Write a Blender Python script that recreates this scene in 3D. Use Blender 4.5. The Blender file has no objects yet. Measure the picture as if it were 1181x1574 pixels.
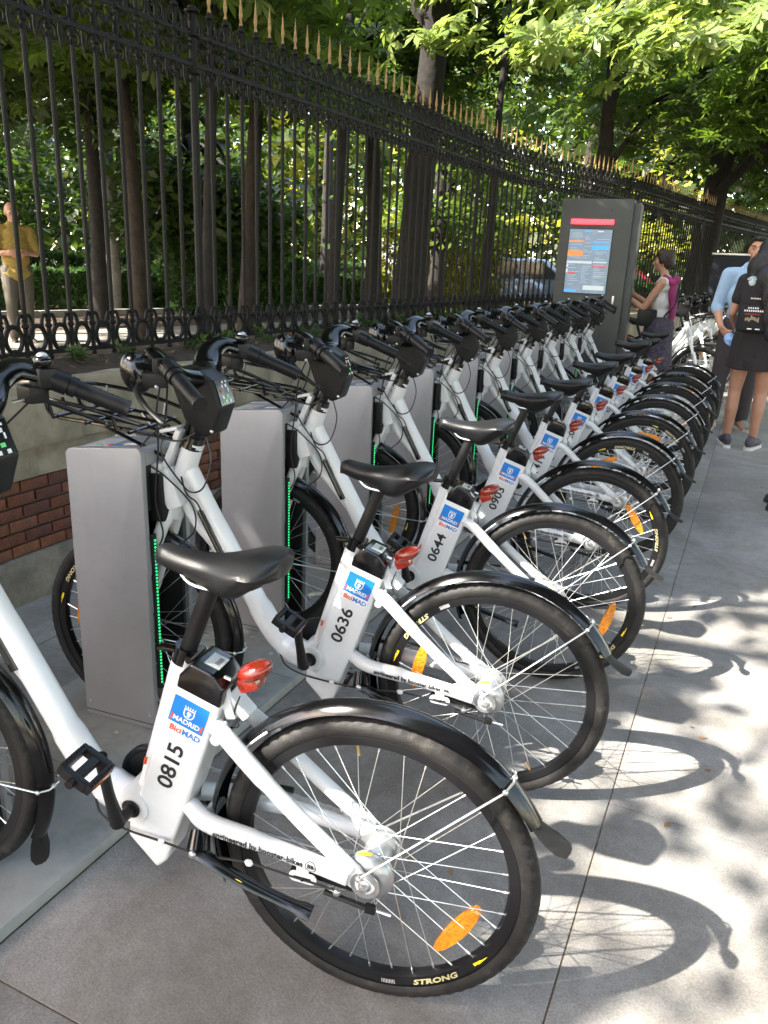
import bpy, bmesh, math, random
import numpy as np
from mathutils import Vector, Matrix, Quaternion
PI = math.pi
random.seed(7)
rng = np.random.default_rng(11)
S = bpy.context.scene
COL = S.collection

# ------------------------------------------------------------------ camera
cam_d = bpy.data.cameras.new('camera')
cam = bpy.data.objects.new('camera', cam_d)
COL.objects.link(cam)
S.camera = cam
yaw, pitch, roll, CH = .423144, .308504, .042956, 1.50148
Fv = Vector((-math.sin(yaw)*math.cos(pitch), math.cos(yaw)*math.cos(pitch), -math.sin(pitch)))
R0 = Vector((math.cos(yaw), math.sin(yaw), 0)); U0 = R0.cross(Fv)
Rv = math.cos(roll)*R0 + math.sin(roll)*U0
Uv = -math.sin(roll)*R0 + math.cos(roll)*U0
cam.matrix_world = Matrix(((Rv.x, Uv.x, -Fv.x, 0), (Rv.y, Uv.y, -Fv.y, 0), (Rv.z, Uv.z, -Fv.z, CH), (0, 0, 0, 1)))
cam_d.sensor_fit = 'VERTICAL'; cam_d.sensor_height = 24; cam_d.sensor_width = 18
cam_d.lens = 24*1205.78/1574
cam_d.clip_start = .05; cam_d.clip_end = 600

# ------------------------------------------------------------------ light
SUN = Vector((-.342, -.378, .455)).normalized()      # towards the sun
KX, KY = .342/.455, .378/.455                        # ground shift of a shadow per metre of height
world = bpy.data.worlds.new('World'); S.world = world
world.use_nodes = True
nt = world.node_tree
for n in list(nt.nodes): nt.nodes.remove(n)
wo = nt.nodes.new('ShaderNodeOutputWorld'); bg = nt.nodes.new('ShaderNodeBackground')
sky = nt.nodes.new('ShaderNodeTexSky'); sky.sky_type = 'NISHITA'; sky.sun_disc = False
sky.sun_elevation = math.asin(SUN.z); sky.sun_rotation = math.atan2(SUN.x, SUN.y)
bg.inputs['Strength'].default_value = .15
wb = nt.nodes.new('ShaderNodeMixRGB'); wb.blend_type = 'MULTIPLY'; wb.inputs[0].default_value = 1; wb.inputs[2].default_value = (1.20, .99, .83, 1)   # camera white balance for daylight in shade
nt.links.new(sky.outputs[0], wb.inputs[1]); nt.links.new(wb.outputs[0], bg.inputs[0]); nt.links.new(bg.outputs[0], wo.inputs[0])
sl = bpy.data.lights.new('sun', 'SUN'); sl.energy = 3.1; sl.angle = math.radians(.55); sl.color = (1, .95, .86)
sun = bpy.data.objects.new('sun', sl); COL.objects.link(sun)
sun.rotation_euler = SUN.to_track_quat('Z', 'Y').to_euler(); sun.location = (-10, -10, 20)
S.view_settings.view_transform = 'Standard'; S.view_settings.look = 'None'
S.view_settings.exposure = 3.02; S.view_settings.gamma = 1
S.view_settings.use_curve_mapping = False

# ------------------------------------------------------------------ materials
def srgb(r, g, b):
    f = lambda c: (c/12.92 if c <= .04045 else ((c+.055)/1.055)**2.4)
    return (f(r/255), f(g/255), f(b/255))
MATS = {}
def mat(name, col, rough=.5, metal=0, coat=0, noise=0, nscale=20, bump=0, bscale=60, emit=None, estr=1, col2=None, alpha=1, spec=.5, trans=0, sheen=0):
    m = bpy.data.materials.new(name); m.use_nodes = True; MATS[name] = m
    t = m.node_tree; b = t.nodes['Principled BSDF']
    b.inputs['Base Color'].default_value = (*col, 1); b.inputs['Roughness'].default_value = rough
    b.inputs['Metallic'].default_value = metal; b.inputs['Coat Weight'].default_value = coat
    b.inputs['Specular IOR Level'].default_value = spec
    b.inputs['Transmission Weight'].default_value = trans
    if emit: b.inputs['Emission Color'].default_value = (*emit, 1); b.inputs['Emission Strength'].default_value = estr
    tc = t.nodes.new('ShaderNodeTexCoord')
    if noise or col2:
        n = t.nodes.new('ShaderNodeTexNoise'); n.inputs['Scale'].default_value = nscale; n.inputs['Detail'].default_value = 6
        n.inputs['Roughness'].default_value = .65
        r = t.nodes.new('ShaderNodeValToRGB'); c2 = col2 or tuple(c*(1-noise) for c in col)
        r.color_ramp.elements[0].position = .35; r.color_ramp.elements[1].position = .65
        r.color_ramp.elements[0].color = (*c2, 1); r.color_ramp.elements[1].color = (*col, 1)
        t.links.new(tc.outputs['Object'], n.inputs['Vector']); t.links.new(n.outputs['Fac'], r.inputs['Fac'])
        t.links.new(r.outputs['Color'], b.inputs['Base Color'])
    if bump:
        n = t.nodes.new('ShaderNodeTexNoise'); n.inputs['Scale'].default_value = bscale; n.inputs['Detail'].default_value = 4
        bp = t.nodes.new('ShaderNodeBump'); bp.inputs['Strength'].default_value = bump; bp.inputs['Distance'].default_value = .01
        t.links.new(tc.outputs['Object'], n.inputs['Vector']); t.links.new(n.outputs['Fac'], bp.inputs['Height'])
        t.links.new(bp.outputs['Normal'], b.inputs['Normal'])
    return m

def worn(m, dirt, amount=.5, sc=3.2, lo=.56, hi=.74, stretch=(1, 1, .35)):
    t = m.node_tree; b = t.nodes['Principled BSDF']; src = b.inputs['Base Color'].links[0].from_socket if b.inputs['Base Color'].links else None
    tc = t.nodes.new('ShaderNodeTexCoord'); mp = t.nodes.new('ShaderNodeMapping'); mp.inputs['Scale'].default_value = stretch
    n = t.nodes.new('ShaderNodeTexNoise'); n.inputs['Scale'].default_value = sc; n.inputs['Detail'].default_value = 10; n.inputs['Roughness'].default_value = .72
    r = t.nodes.new('ShaderNodeMapRange'); r.inputs['From Min'].default_value = lo; r.inputs['From Max'].default_value = hi; r.inputs['To Max'].default_value = amount
    mx = t.nodes.new('ShaderNodeMixRGB'); mx.inputs[2].default_value = (*dirt, 1)
    t.links.new(tc.outputs['Object'], mp.inputs[0]); t.links.new(mp.outputs[0], n.inputs['Vector']); t.links.new(n.outputs['Fac'], r.inputs['Value'])
    t.links.new(r.outputs[0], mx.inputs[0])
    if src: t.links.new(src, mx.inputs[1])
    t.links.new(mx.outputs[0], b.inputs['Base Color'])
white = mat('white_paint', (.72, .73, .74), .28, coat=.5, noise=.07, nscale=9)
blk = mat('black_plastic', (.010, .010, .011), .42, spec=.3, noise=.3, nscale=30, bump=.05, bscale=300)
gloss = mat('gloss_black', (.005, .005, .006), .14, coat=.15, noise=.4, nscale=14)
vinyl = mat('saddle_vinyl', (.011, .011, .012), .38, spec=.35, bump=.12, bscale=420, noise=.3, nscale=7)
rubber = mat('tyre_rubber', (.012, .012, .012), .6, spec=.28, bump=.15, bscale=240, col2=(.022, .020, .019), nscale=24)
rimm = mat('rim_black', (.009, .009, .010), .4, spec=.3)
steel = mat('spoke_steel', (.72, .72, .70), .28, metal=.9)
alu = mat('aluminium', (.62, .62, .62), .33, metal=.85, noise=.2, nscale=60)
hubm = mat('hub_metal', (.42, .43, .44), .36, metal=.7)
orange = mat('orange_reflector', (.85, .28, .01), .18, coat=.8, noise=.45, nscale=120, bump=.5, bscale=160)
red = mat('red_lens', (.26, .008, .007), .14, coat=.8, col2=(.20, .028, .008), nscale=55, bump=.25, bscale=80)  # amber mottling puts leaf reflections into the lens colour
cable = mat('cable_black', (.015, .015, .016), .45)
stick_b = mat('sticker_blue', srgb(28, 122, 205), .35)
stick_w = mat('sticker_white', (.80, .80, .80), .35)
stick_r = mat('sticker_red', srgb(222, 84, 52), .4)
stick_g = mat('sticker_grey', (.45, .47, .46), .4)
ink = mat('ink_black', (.015, .015, .018), .5)
yel = mat('decal_yellow', srgb(238, 205, 30), .4)
led = mat('green_led', (.02, .5, .15), .4, emit=(.03, 1, .3), estr=.16)
dock_m = mat('dock_grey', (.325, .325, .338), .45, metal=.2, noise=.13, nscale=4, bump=.04, bscale=500)
dock_in = mat('dock_inner', (.010, .010, .011), .6)
plate_m = mat('plate_steel', (.36, .37, .36), .5, metal=.15, noise=.22, nscale=5, bump=.1, bscale=90)
iron = mat('fence_iron', (.009, .0085, .0075), .6, spec=.25, noise=.4, nscale=60, bump=.3, bscale=120)
gold = mat('gilt_finial', (.44, .29, .12), .5, metal=.4, noise=.35, nscale=30)
stone = mat('wall_stone', (.40, .345, .25), .9, col2=(.23, .20, .145), nscale=6, bump=.5, bscale=45)
stone2 = mat('plinth_stone_grey', (.30, .27, .22), .9, col2=(.17, .155, .125), nscale=9, bump=.6, bscale=60)
mortar = mat('mortar', (.16, .14, .11), .95, bump=.6, bscale=120, noise=.4, nscale=40)
bricks_m = [mat('brick_red_%d' % i, c, .9, noise=.42, nscale=26, bump=.6, bscale=90) for i, c in enumerate([(.29, .105, .050), (.24, .082, .045), (.33, .135, .066), (.18, .066, .045), (.30, .118, .068)])]
skin = mat('skin', (.52, .27, .17), .5, noise=.15, nscale=14)
skin2 = mat('skin_tan', (.44, .22, .14), .5, noise=.15, nscale=14)
bark = mat('bark', (.026, .021, .017), .95, col2=(.010, .009, .008), nscale=9, bump=1, bscale=14)
bark2 = mat('bark_brown', (.046, .032, .021), .95, col2=(.017, .012, .009), nscale=8, bump=1, bscale=14)
soil = mat('soil', (.075, .050, .032), 1, col2=(.030, .021, .014), nscale=14, bump=.8, bscale=50)
pathm = mat('path_sand', (.24, .225, .19), .95, noise=.16, nscale=3, bump=.2, bscale=60)
kerbm = mat('kerb_stone', (.30, .28, .24), .9, noise=.3, nscale=8, bump=.4, bscale=40)

worn(white, (.30, .26, .20), .28, 9, .58, .72, (1, 1, 1)); worn(dock_m, (.16, .15, .14), .35, 5); worn(plate_m, (.15, .13, .11), .55, 4, .5, .7, (1, 1, 1)); worn(rubber, (.10, .09, .075), .5, 14, .55, .72, (1, 1, 1))
for _b in bricks_m: worn(_b, (.06, .05, .045), .6, 11, .5, .68, (1, 1, 1))
worn(stone, (.07, .065, .045), .5, 2.2, .52, .7, (1, 1, .25)); worn(stone2, (.06, .055, .045), .6, 3, .48, .68, (1, 1, 1))
def ground_mat(name, base, k=1.0, tint=None):
    m = bpy.data.materials.new(name); m.use_nodes = True; t = m.node_tree; b = t.nodes['Principled BSDF']
    tc = t.nodes.new('ShaderNodeTexCoord')
    def N(sc, det, r=.6):
        n = t.nodes.new('ShaderNodeTexNoise'); n.inputs['Scale'].default_value = sc; n.inputs['Detail'].default_value = det; n.inputs['Roughness'].default_value = r
        t.links.new(tc.outputs['Object'], n.inputs['Vector']); return n
    big, fine, mid = N(1.6, 8, .7), N(170, 3), N(28, 6, .7)
    r1 = t.nodes.new('ShaderNodeValToRGB'); r1.color_ramp.elements[0].position = .32; r1.color_ramp.elements[1].position = .7
    r1.color_ramp.elements[0].color = (*[c*.70 for c in base], 1); r1.color_ramp.elements[1].color = (*[c*1.16 for c in base], 1)
    t.links.new(big.outputs['Fac'], r1.inputs['Fac'])
    r2 = t.nodes.new('ShaderNodeValToRGB'); r2.color_ramp.elements[0].position = .38; r2.color_ramp.elements[1].position = .62
    r2.color_ramp.elements[0].color = (.80, .80, .81, 1); r2.color_ramp.elements[1].color = (1.08, 1.08, 1.07, 1)
    t.links.new(fine.outputs['Fac'], r2.inputs['Fac'])
    r3 = t.nodes.new('ShaderNodeValToRGB'); r3.color_ramp.elements[0].position = .3; r3.color_ramp.elements[1].position = .6
    r3.color_ramp.elements[0].color = (.86, .85, .84, 1); r3.color_ramp.elements[1].color = (1.03, 1.03, 1.03, 1)
    t.links.new(mid.outputs['Fac'], r3.inputs['Fac'])
    m1 = t.nodes.new('ShaderNodeMixRGB'); m1.blend_type = 'MULTIPLY'; m1.inputs[0].default_value = 1
    m2 = t.nodes.new('ShaderNodeMixRGB'); m2.blend_type = 'MULTIPLY'; m2.inputs[0].default_value = 1
    t.links.new(r1.outputs[0], m1.inputs[1]); t.links.new(r2.outputs[0], m1.inputs[2])
    t.links.new(m1.outputs[0], m2.inputs[1]); t.links.new(r3.outputs[0], m2.inputs[2])
    # chewing-gum spots and small stains
    v = t.nodes.new('ShaderNodeTexVoronoi'); v.inputs['Scale'].default_value = 2.3
    t.links.new(tc.outputs['Object'], v.inputs['Vector'])
    r4 = t.nodes.new('ShaderNodeValToRGB'); r4.color_ramp.elements[0].position = .035; r4.color_ramp.elements[1].position = .05
    r4.color_ramp.elements[0].color = (.6, .6, .6, 1); r4.color_ramp.elements[1].color = (1, 1, 1, 1)
    t.links.new(v.outputs['Distance'], r4.inputs['Fac'])
    m3 = t.nodes.new('ShaderNodeMixRGB'); m3.blend_type = 'MULTIPLY'; m3.inputs[0].default_value = 1
    t.links.new(m2.outputs[0], m3.inputs[1]); t.links.new(r4.outputs[0], m3.inputs[2])
    st = N(.9, 9, .75); st.inputs['Distortion'].default_value = 1.2
    r5 = t.nodes.new('ShaderNodeValToRGB'); r5.color_ramp.elements[0].position = .42; r5.color_ramp.elements[1].position = .56
    r5.color_ramp.elements[0].color = (.80, .77, .73, 1); r5.color_ramp.elements[1].color = (1.02, 1.02, 1.02, 1)
    t.links.new(st.outputs['Fac'], r5.inputs['Fac'])
    m4 = t.nodes.new('ShaderNodeMixRGB'); m4.blend_type = 'MULTIPLY'; m4.inputs[0].default_value = 1
    t.links.new(m3.outputs[0], m4.inputs[1]); t.links.new(r5.outputs[0], m4.inputs[2])
    t.links.new(m4.outputs[0], b.inputs['Base Color'])
    b.inputs['Roughness'].default_value = .82
    bp = t.nodes.new('ShaderNodeBump'); bp.inputs['Strength'].default_value = .35; bp.inputs['Distance'].default_value = .004
    t.links.new(fine.outputs['Fac'], bp.inputs['Height']); t.links.new(bp.outputs['Normal'], b.inputs['Normal'])
    return m
slab_ms = [ground_mat('granite_slab_a', (.300, .288, .270)), ground_mat('granite_slab_b', (.328, .312, .290)), ground_mat('granite_slab_c', (.272, .262, .250))]
joint_m = mat('slab_joint_dirt', (.20, .145, .10), .95, noise=.4, nscale=30)

def leaf_mat(name, c1, c2, tr, k=.45):
    m = bpy.data.materials.new(name); m.use_nodes = True; t = m.node_tree
    for n in list(t.nodes): t.nodes.remove(n)
    o = t.nodes.new('ShaderNodeOutputMaterial'); at = t.nodes.new('ShaderNodeAttribute'); at.attribute_name = 'tint'
    r = t.nodes.new('ShaderNodeValToRGB'); r.color_ramp.elements[0].color = (*c1, 1); r.color_ramp.elements[1].color = (*c2, 1)
    t.links.new(at.outputs['Fac'], r.inputs[0])
    b = t.nodes.new('ShaderNodeBsdfPrincipled'); b.inputs['Roughness'].default_value = .42; b.inputs['Specular IOR Level'].default_value = .4
    t.links.new(r.outputs[0], b.inputs['Base Color'])
    tl = t.nodes.new('ShaderNodeBsdfTranslucent')
    mm = t.nodes.new('ShaderNodeMixRGB'); mm.blend_type = 'MULTIPLY'; mm.inputs[0].default_value = 1; mm.inputs[2].default_value = (*tr, 1)
    t.links.new(r.outputs[0], mm.inputs[1]); t.links.new(mm.outputs[0], tl.inputs[0])
    mx = t.nodes.new('ShaderNodeMixShader'); mx.inputs[0].default_value = k
    t.links.new(b.outputs[0], mx.inputs[1]); t.links.new(tl.outputs[0], mx.inputs[2]); t.links.new(mx.outputs[0], o.inputs[0])
    return m
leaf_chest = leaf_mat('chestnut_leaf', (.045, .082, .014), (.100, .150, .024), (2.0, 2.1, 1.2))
leaf_sun = leaf_mat('chestnut_leaf_open', (.13, .185, .045), (.23, .28, .085), (2.0, 2.0, 1.1))  # paler copy of the chestnut leaf, sunlight put into its colour
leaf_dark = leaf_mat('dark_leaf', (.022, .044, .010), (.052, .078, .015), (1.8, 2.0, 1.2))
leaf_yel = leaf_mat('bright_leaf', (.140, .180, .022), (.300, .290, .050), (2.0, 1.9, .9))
leaf_hedge = leaf_mat('hedge_leaf', (.030, .070, .018), (.065, .120, .028), (1.6, 1.8, 1.0), .3)
leaf_litter = leaf_mat('dry_leaf', (.14, .07, .03), (.34, .19, .09), (1, 1, 1), .15)

# ------------------------------------------------------------------ mesh helpers
def link(o, parent=None):
    COL.objects.link(o)
    if parent is not None: o.parent = parent
    return o
def mk(name, V, F, m, parent=None, smooth=True, mi=None, auto=None):
    me = bpy.data.meshes.new(name); me.from_pydata([tuple(v) for v in V], [], F)
    ms = m if isinstance(m, (list, tuple)) else [m]
    for x in ms: me.materials.append(x)
    if mi is not None: me.polygons.foreach_set('material_index', mi)
    if smooth:
        me.polygons.foreach_set('use_smooth', [True]*len(me.polygons))
        if auto:
            me.set_sharp_from_angle(angle=math.radians(auto))
    me.update()
    return link(bpy.data.objects.new(name, me), parent)
def inst(name, me, parent=None):
    return link(bpy.data.objects.new(name, me), parent)
def empty(name, loc=(0, 0, 0), rz=0):
    o = bpy.data.objects.new(name, None); o.location = loc; o.rotation_euler = (0, 0, rz); o.empty_display_size = .1
    COL.objects.link(o); return o
def tag(o, label=None, cat=None, group=None, kind=None):
    if label: o['label'] = label
    if cat: o['category'] = cat
    if group: o['group'] = group
    if kind: o['kind'] = kind
    return o
class MB:
    def __init__(s): s.V = []; s.F = []; s.M = []; s.m = 0
    def add(s, V, F):
        n = len(s.V); s.V += [Vector(v) for v in V]; s.F += [tuple(i+n for i in f) for f in F]; s.M += [s.m]*len(F); return s
    def tube(s, pts, r, seg=10, cap=True, flat=None, closed=False):
        pts = [Vector(p) for p in pts]; n = len(pts)
        rs = r if isinstance(r, (list, tuple)) else [r]*n
        V = []; prev = None
        for i, p in enumerate(pts):
            if closed: d = pts[(i+1) % n]-pts[i-1]
            else: d = (pts[min(i+1, n-1)]-pts[max(i-1, 0)])
            d.normalize()
            if prev is None:
                u = d.cross(Vector((0, 0, 1)))
                if u.length < .05: u = d.cross(Vector((0, 1, 0)))
                u.normalize()
            else:
                u = prev-d*prev.dot(d); u.normalize()
            prev = u; w = d.cross(u)
            fl = flat or (1, 1)
            for k in range(seg):
                a = 2*PI*k/seg
                V.append(p+u*math.cos(a)*rs[i]*fl[0]+w*math.sin(a)*rs[i]*fl[1])
        F = []
        for i in range(n if closed else n-1):
            j = (i+1) % n
            for k in range(seg):
                F.append((i*seg+k, i*seg+(k+1) % seg, j*seg+(k+1) % seg, j*seg+k))
        if cap and not closed:
            F.append(tuple(range(seg))[::-1]); F.append(tuple(range((n-1)*seg, n*seg)))
        return s.add(V, F)
    def box(s, c, size, R=None, bev=0):
        bm = bmesh.new(); bmesh.ops.create_cube(bm, size=1)
        for v in bm.verts: v.co = Vector((v.co.x*size[0], v.co.y*size[1], v.co.z*size[2]))
        if bev: bmesh.ops.bevel(bm, geom=bm.edges[:], offset=bev, segments=2, profile=.7, affect='EDGES')
        M = (R.to_4x4() if R else Matrix.Identity(4)); M.translation = Vector(c)
        V = [M @ v.co for v in bm.verts]; bm.verts.index_update()
        F = [tuple(v.index for v in f.verts) for f in bm.faces]; bm.free()
        return s.add(V, F)
    def ell(s, c, rad, R=None, seg=14, rings=8):
        V = [Vector((0, 0, -1))]; F = []
        for i in range(1, rings):
            t = PI*i/rings
            for k in range(seg):
                a = 2*PI*k/seg; V.append(Vector((math.sin(t)*math.cos(a), math.sin(t)*math.sin(a), -math.cos(t))))
        V.append(Vector((0, 0, 1)))
        for k in range(seg): F.append((0, 1+(k+1) % seg, 1+k))
        for i in range(rings-2):
            for k in range(seg):
                F.append((1+i*seg+k, 1+i*seg+(k+1) % seg, 1+(i+1)*seg+(k+1) % seg, 1+(i+1)*seg+k))
        L = len(V)-1
        for k in range(seg): F.append((L, 1+(rings-2)*seg+k, 1+(rings-2)*seg+(k+1) % seg))
        V = [Vector((v.x*rad[0], v.y*rad[1], v.z*rad[2])) for v in V]
        if R: V = [R @ v for v in V]
        return s.add([v+Vector(c) for v in V], F)
    def lathe(s, prof, axis='y', seg=32, c=(0, 0, 0), closed=False):
        # prof: (radius, along)
        V = []; n = len(prof)
        for k in range(seg):
            a = 2*PI*k/seg; ca, sa = math.cos(a), math.sin(a)
            for (r, h) in prof:
                V.append(Vector((r*ca, h, r*sa) if axis == 'y' else (r*ca, r*sa, h) if axis == 'z' else (h, r*ca, r*sa))+Vector(c))
        F = []
        for k in range(seg):
            k2 = (k+1) % seg
            for i in range(n if closed else n-1):
                j = (i+1) % n
                F.append((k*n+i, k*n+j, k2*n+j, k2*n+i))
        return s.add(V, F)
    def poly_prism(s, pts, y0, y1, bev=0):
        # pts in (x,z); extruded along y
        bm = bmesh.new(); vs = [bm.verts.new((p[0], y0, p[1])) for p in pts]; f = bm.faces.new(vs)
        r = bmesh.ops.extrude_face_region(bm, geom=[f])
        for v in r['geom']:
            if isinstance(v, bmesh.types.BMVert): v.co.y = y1
        bmesh.ops.recalc_face_normals(bm, faces=bm.faces[:])
        if bev: bmesh.ops.bevel(bm, geom=bm.edges[:], offset=bev, segments=3, profile=.6, affect='EDGES', clamp_overlap=True)
        bm.verts.index_update()
        V = [v.co.copy() for v in bm.verts]; F = [tuple(v.index for v in f.verts) for f in bm.faces]; bm.free()
        return s.add(V, F)
    def build(s, name, m, parent=None, smooth=True, auto=40):
        return mk(name, s.V, s.F, m, parent, smooth, s.M if isinstance(m, (list, tuple)) else None, auto)
def bez(pts, n=16):
    # Catmull-Rom through pts
    P = [Vector(p) for p in pts]; P = [P[0]*2-P[1]]+P+[P[-1]*2-P[-2]]; out = []
    for i in range(1, len(P)-2):
        for k in range(n):
            t = k/n; a, b, c, d = P[i-1:i+3]
            out.append(.5*((2*b)+(c-a)*t+(2*a-5*b+4*c-d)*t*t+(3*b-a-3*c+d)*t**3))
    out.append(P[-2]); return out
def text_mesh(txt, size=1, extrude=0, align='CENTER', res=3, bold=0):
    cu = bpy.data.curves.new('t', 'FONT'); cu.body = txt; cu.size = size; cu.extrude = extrude; cu.align_x = align; cu.align_y = 'CENTER'
    cu.resolution_u = res; cu.offset = bold
    o = bpy.data.objects.new('t', cu); COL.objects.link(o)
    dg = bpy.context.evaluated_depsgraph_get(); me = bpy.data.meshes.new_from_object(o.evaluated_get(dg))
    V = [v.co.copy() for v in me.vertices]; F = [tuple(p.vertices) for p in me.polygons]
    bpy.data.objects.remove(o); bpy.data.curves.remove(cu); bpy.data.meshes.remove(me)
    return V, F
def copy_tree(o, parent=None):
    c = o.copy(); COL.objects.link(c); c.parent = parent
    for ch in list(KIDS.get(o.name, [])): copy_tree(ch, c)
    return c
KIDS = {}
def index_kids():
    KIDS.clear()
    for o in bpy.data.objects:
        if o.parent: KIDS.setdefault(o.parent.name, []).append(o)

# ------------------------------------------------------------------ fence path
FP = [(-3.13, -3), (-3.12, -1), (-3.09, 2.5), (-3.03, 3.6), (-2.95, 4.6), (-2.87, 5.9), (-2.80, 7.3), (-2.70, 8.8), (-2.52, 9.9), (-2.25, 10.8), (-1.95, 12.0), (-1.67, 13.4), (-1.40, 15), (-1.08, 16.85), (-.26, 21), (1.0, 26.5), (2.5, 33)]
_fp = [Vector((a, b, 0)) for a, b in FP]
_dense = bez(_fp, 20)
_cum = [0]
for i in range(1, len(_dense)): _cum.append(_cum[-1]+(_dense[i]-_dense[i-1]).length)
FL = _cum[-1]
def fpt(s, off=0, z=0):
    """point on the fence line at arc length s, off to the street side"""
    s = max(0, min(FL-1e-4, s)); i = int(np.searchsorted(_cum, s, side='right'))-1
    t = (s-_cum[i])/(_cum[i+1]-_cum[i]); p = _dense[i].lerp(_dense[i+1], t)
    a = _dense[max(i-1, 0)]; b = _dense[min(i+2, len(_dense)-1)]; d = (b-a).normalized()
    n = Vector((d.y, -d.x, 0))
    q = p+n*off; q.z = z
    return q, math.atan2(d.y, d.x)
def s_at_y(y):
    lo, hi = 0, FL
    for _ in range(40):
        m = (lo+hi)/2
        if fpt(m)[0].y < y: lo = m
        else: hi = m
    return lo

# ------------------------------------------------------------------ ground
def sheet(name, x0, y0, x1, y1, z, m):
    o = mk(name, [(x0, y0, z), (x1, y0, z), (x1, y1, z), (x0, y1, z)], [(0, 1, 2, 3)], m, smooth=False)
    tag(o, kind='structure'); return o
sheet('ground', -200, -200, 200, 300, -.05, mat('distant_ground', (.13, .12, .10), .95, noise=.3, nscale=.3))
pave = empty('pavement', (0, 0, 0)); tag(pave, kind='structure')
bed = mk('joint_bed', [(-2.9, -4, -.0035), (5.5, -4, -.0035), (5.5, 34, -.0035), (-2.9, 34, -.0035)], [(0, 1, 2, 3)], joint_m, pave, smooth=False)
def slab(x0, y0, x1, y1, k):
    g = .0020; mb = MB(); w, d = x1-x0-2*g, y1-y0-2*g
    mb.box(((x0+x1)/2, (y0+y1)/2, -.02+random.uniform(-.0008, .0008)), (w, d, .04), bev=.0022)
    o = mb.build('slab', slab_ms[k % 3], pave, smooth=True, auto=30)
nsl = 0
for xa, xb, ys in [(-.165, .70, 2.08-1.675*3), (.70, 1.56, 1.3-1.675*3), (1.56, 2.42, 2.1-1.675*3), (-1.318, -.165, 2.53-1.675*3)]:
    L = 1.675
    y = ys
    while y < 20:
        slab(xa, y, xb, y+L, random.randrange(3)); y += L
for xa, xb in [(-2.745, -2.37), (-2.37, -1.995)]:
    y = -2+(.4 if xa < -2.5 else 0)
    while y < 12:
        slab(xa, y, xb, y+.8, random.randrange(3)); y += .8
for xa in (-1.9, -1.0):
    pass
road = sheet('road', 5.5, -60, 14, 200, -.045, mat('asphalt', (.05, .05, .052), .9, noise=.3, nscale=4, bump=.4, bscale=80))
# park side ground
def strip(name, o0, o1, z, m, y0=-30, y1=60, n=1):
    V = []; F = []
    ys = np.linspace(0, FL, 60)
    for s in ys:
        a, _ = fpt(s, -o0, z); b, _ = fpt(s, -o1, z); V += [a, b]
    for i in range(59): F.append((2*i, 2*i+1, 2*i+3, 2*i+2))
    return V, F
V, F = strip('x', .42, 90, .296, None)
o = mk('park_ground', V, F, soil, smooth=False); tag(o, kind='structure')
V = []; F = []
EDGE = lambda y: -9.6+(y-8.9)*.27
for i, y in enumerate(np.linspace(-8, 60, 30)):
    a = max(-3.5, 0) if False else -3.45+(max(0, y-4)*.05 if y < 9 else .25+(y-9)*.22)
    V += [(EDGE(y), y, .304), (a-.15, y, .304)]
for i in range(29): F.append((2*i, 2*i+1, 2*i+3, 2*i+2))
o = mk('park_path', V, F, pathm, smooth=False); tag(o, kind='structure')
kerb = empty('park_kerb'); tag(kerb, kind='structure')
kme = None
for i in range(28):
    y = -4+i*1.0; x = EDGE(y)-2.5
    mb = MB(); mb.box((0, 0, 0), (.12, .99*1.036, .16), bev=.012)
    if kme is None:
        o = mb.build('kerb_stone', kerbm, kerb); kme = o.data
    else: o = inst('kerb_stone', kme, kerb)
    o.location = (x, y, .34); o.rotation_euler = (0, 0, -math.atan(.27))

# ------------------------------------------------------------------ boundary wall
wall = empty('boundary_wall', (-2.73, 0, 0)); wall.location = (0, 0, 0)
tag(wall, 'low park wall of red brick between stone plinth and coping, under the iron railings', 'wall')
def wall_block(name, s0, s1, o0, o1, z0, z1, m, bev=.006, parent=wall):
    a, r = fpt((s0+s1)/2, (o0+o1)/2, (z0+z1)/2)
    mb = MB(); mb.box((0, 0, 0), (s1-s0, o1-o0, z1-z0), bev=bev)
    o = mb.build(name, m, parent); o.location = a; o.rotation_euler = (0, 0, r); return o
WS = s_at_y(-2.4)
s = WS
i = 0
while s < FL-.7:
    L = 1.12
    wall_block('plinth_stone', s+.002, s+L-.002, -.35, .385, -.05, .213, stone2, .008)
    wall_block('frieze_stone', s+.3+.002, s+L+.3-.002, -.35, .368, 0.551, .682, stone, .006)
    wall_block('coping_stone', s+.55+.002, s+L+.55-.002, -.38, .392, .684, .952, stone, .012)
    s += L; i += 1
core = MB()
n = 160
for a, b in ((.340, .24),):
    for j in range(n+1):
        sj = WS+(FL-WS-.1)*j/n
        for (off, z) in ((-.33, .18), (.340, .18), (.340, .58), (-.33, .58)):
            core.V.append(fpt(sj, off, z)[0])
    for j in range(n):
        for k in range(4): core.F.append((4*j+k, 4*j+(k+1) % 4, 4*j+4+(k+1) % 4, 4*j+4+k)); core.M.append(0)
core.build('mortar_core', mortar, wall)
bms = []
for k in range(5):
    mb = MB(); mb.box((0, 0, 0), (.138, .06, .046), bev=.004)
    o = mb.build('tmp', bricks_m[k], None); bms.append(o.data); bpy.data.objects.remove(o)
sb0 = s_at_y(1.55); rowh = .0563; rest = MB()
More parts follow.
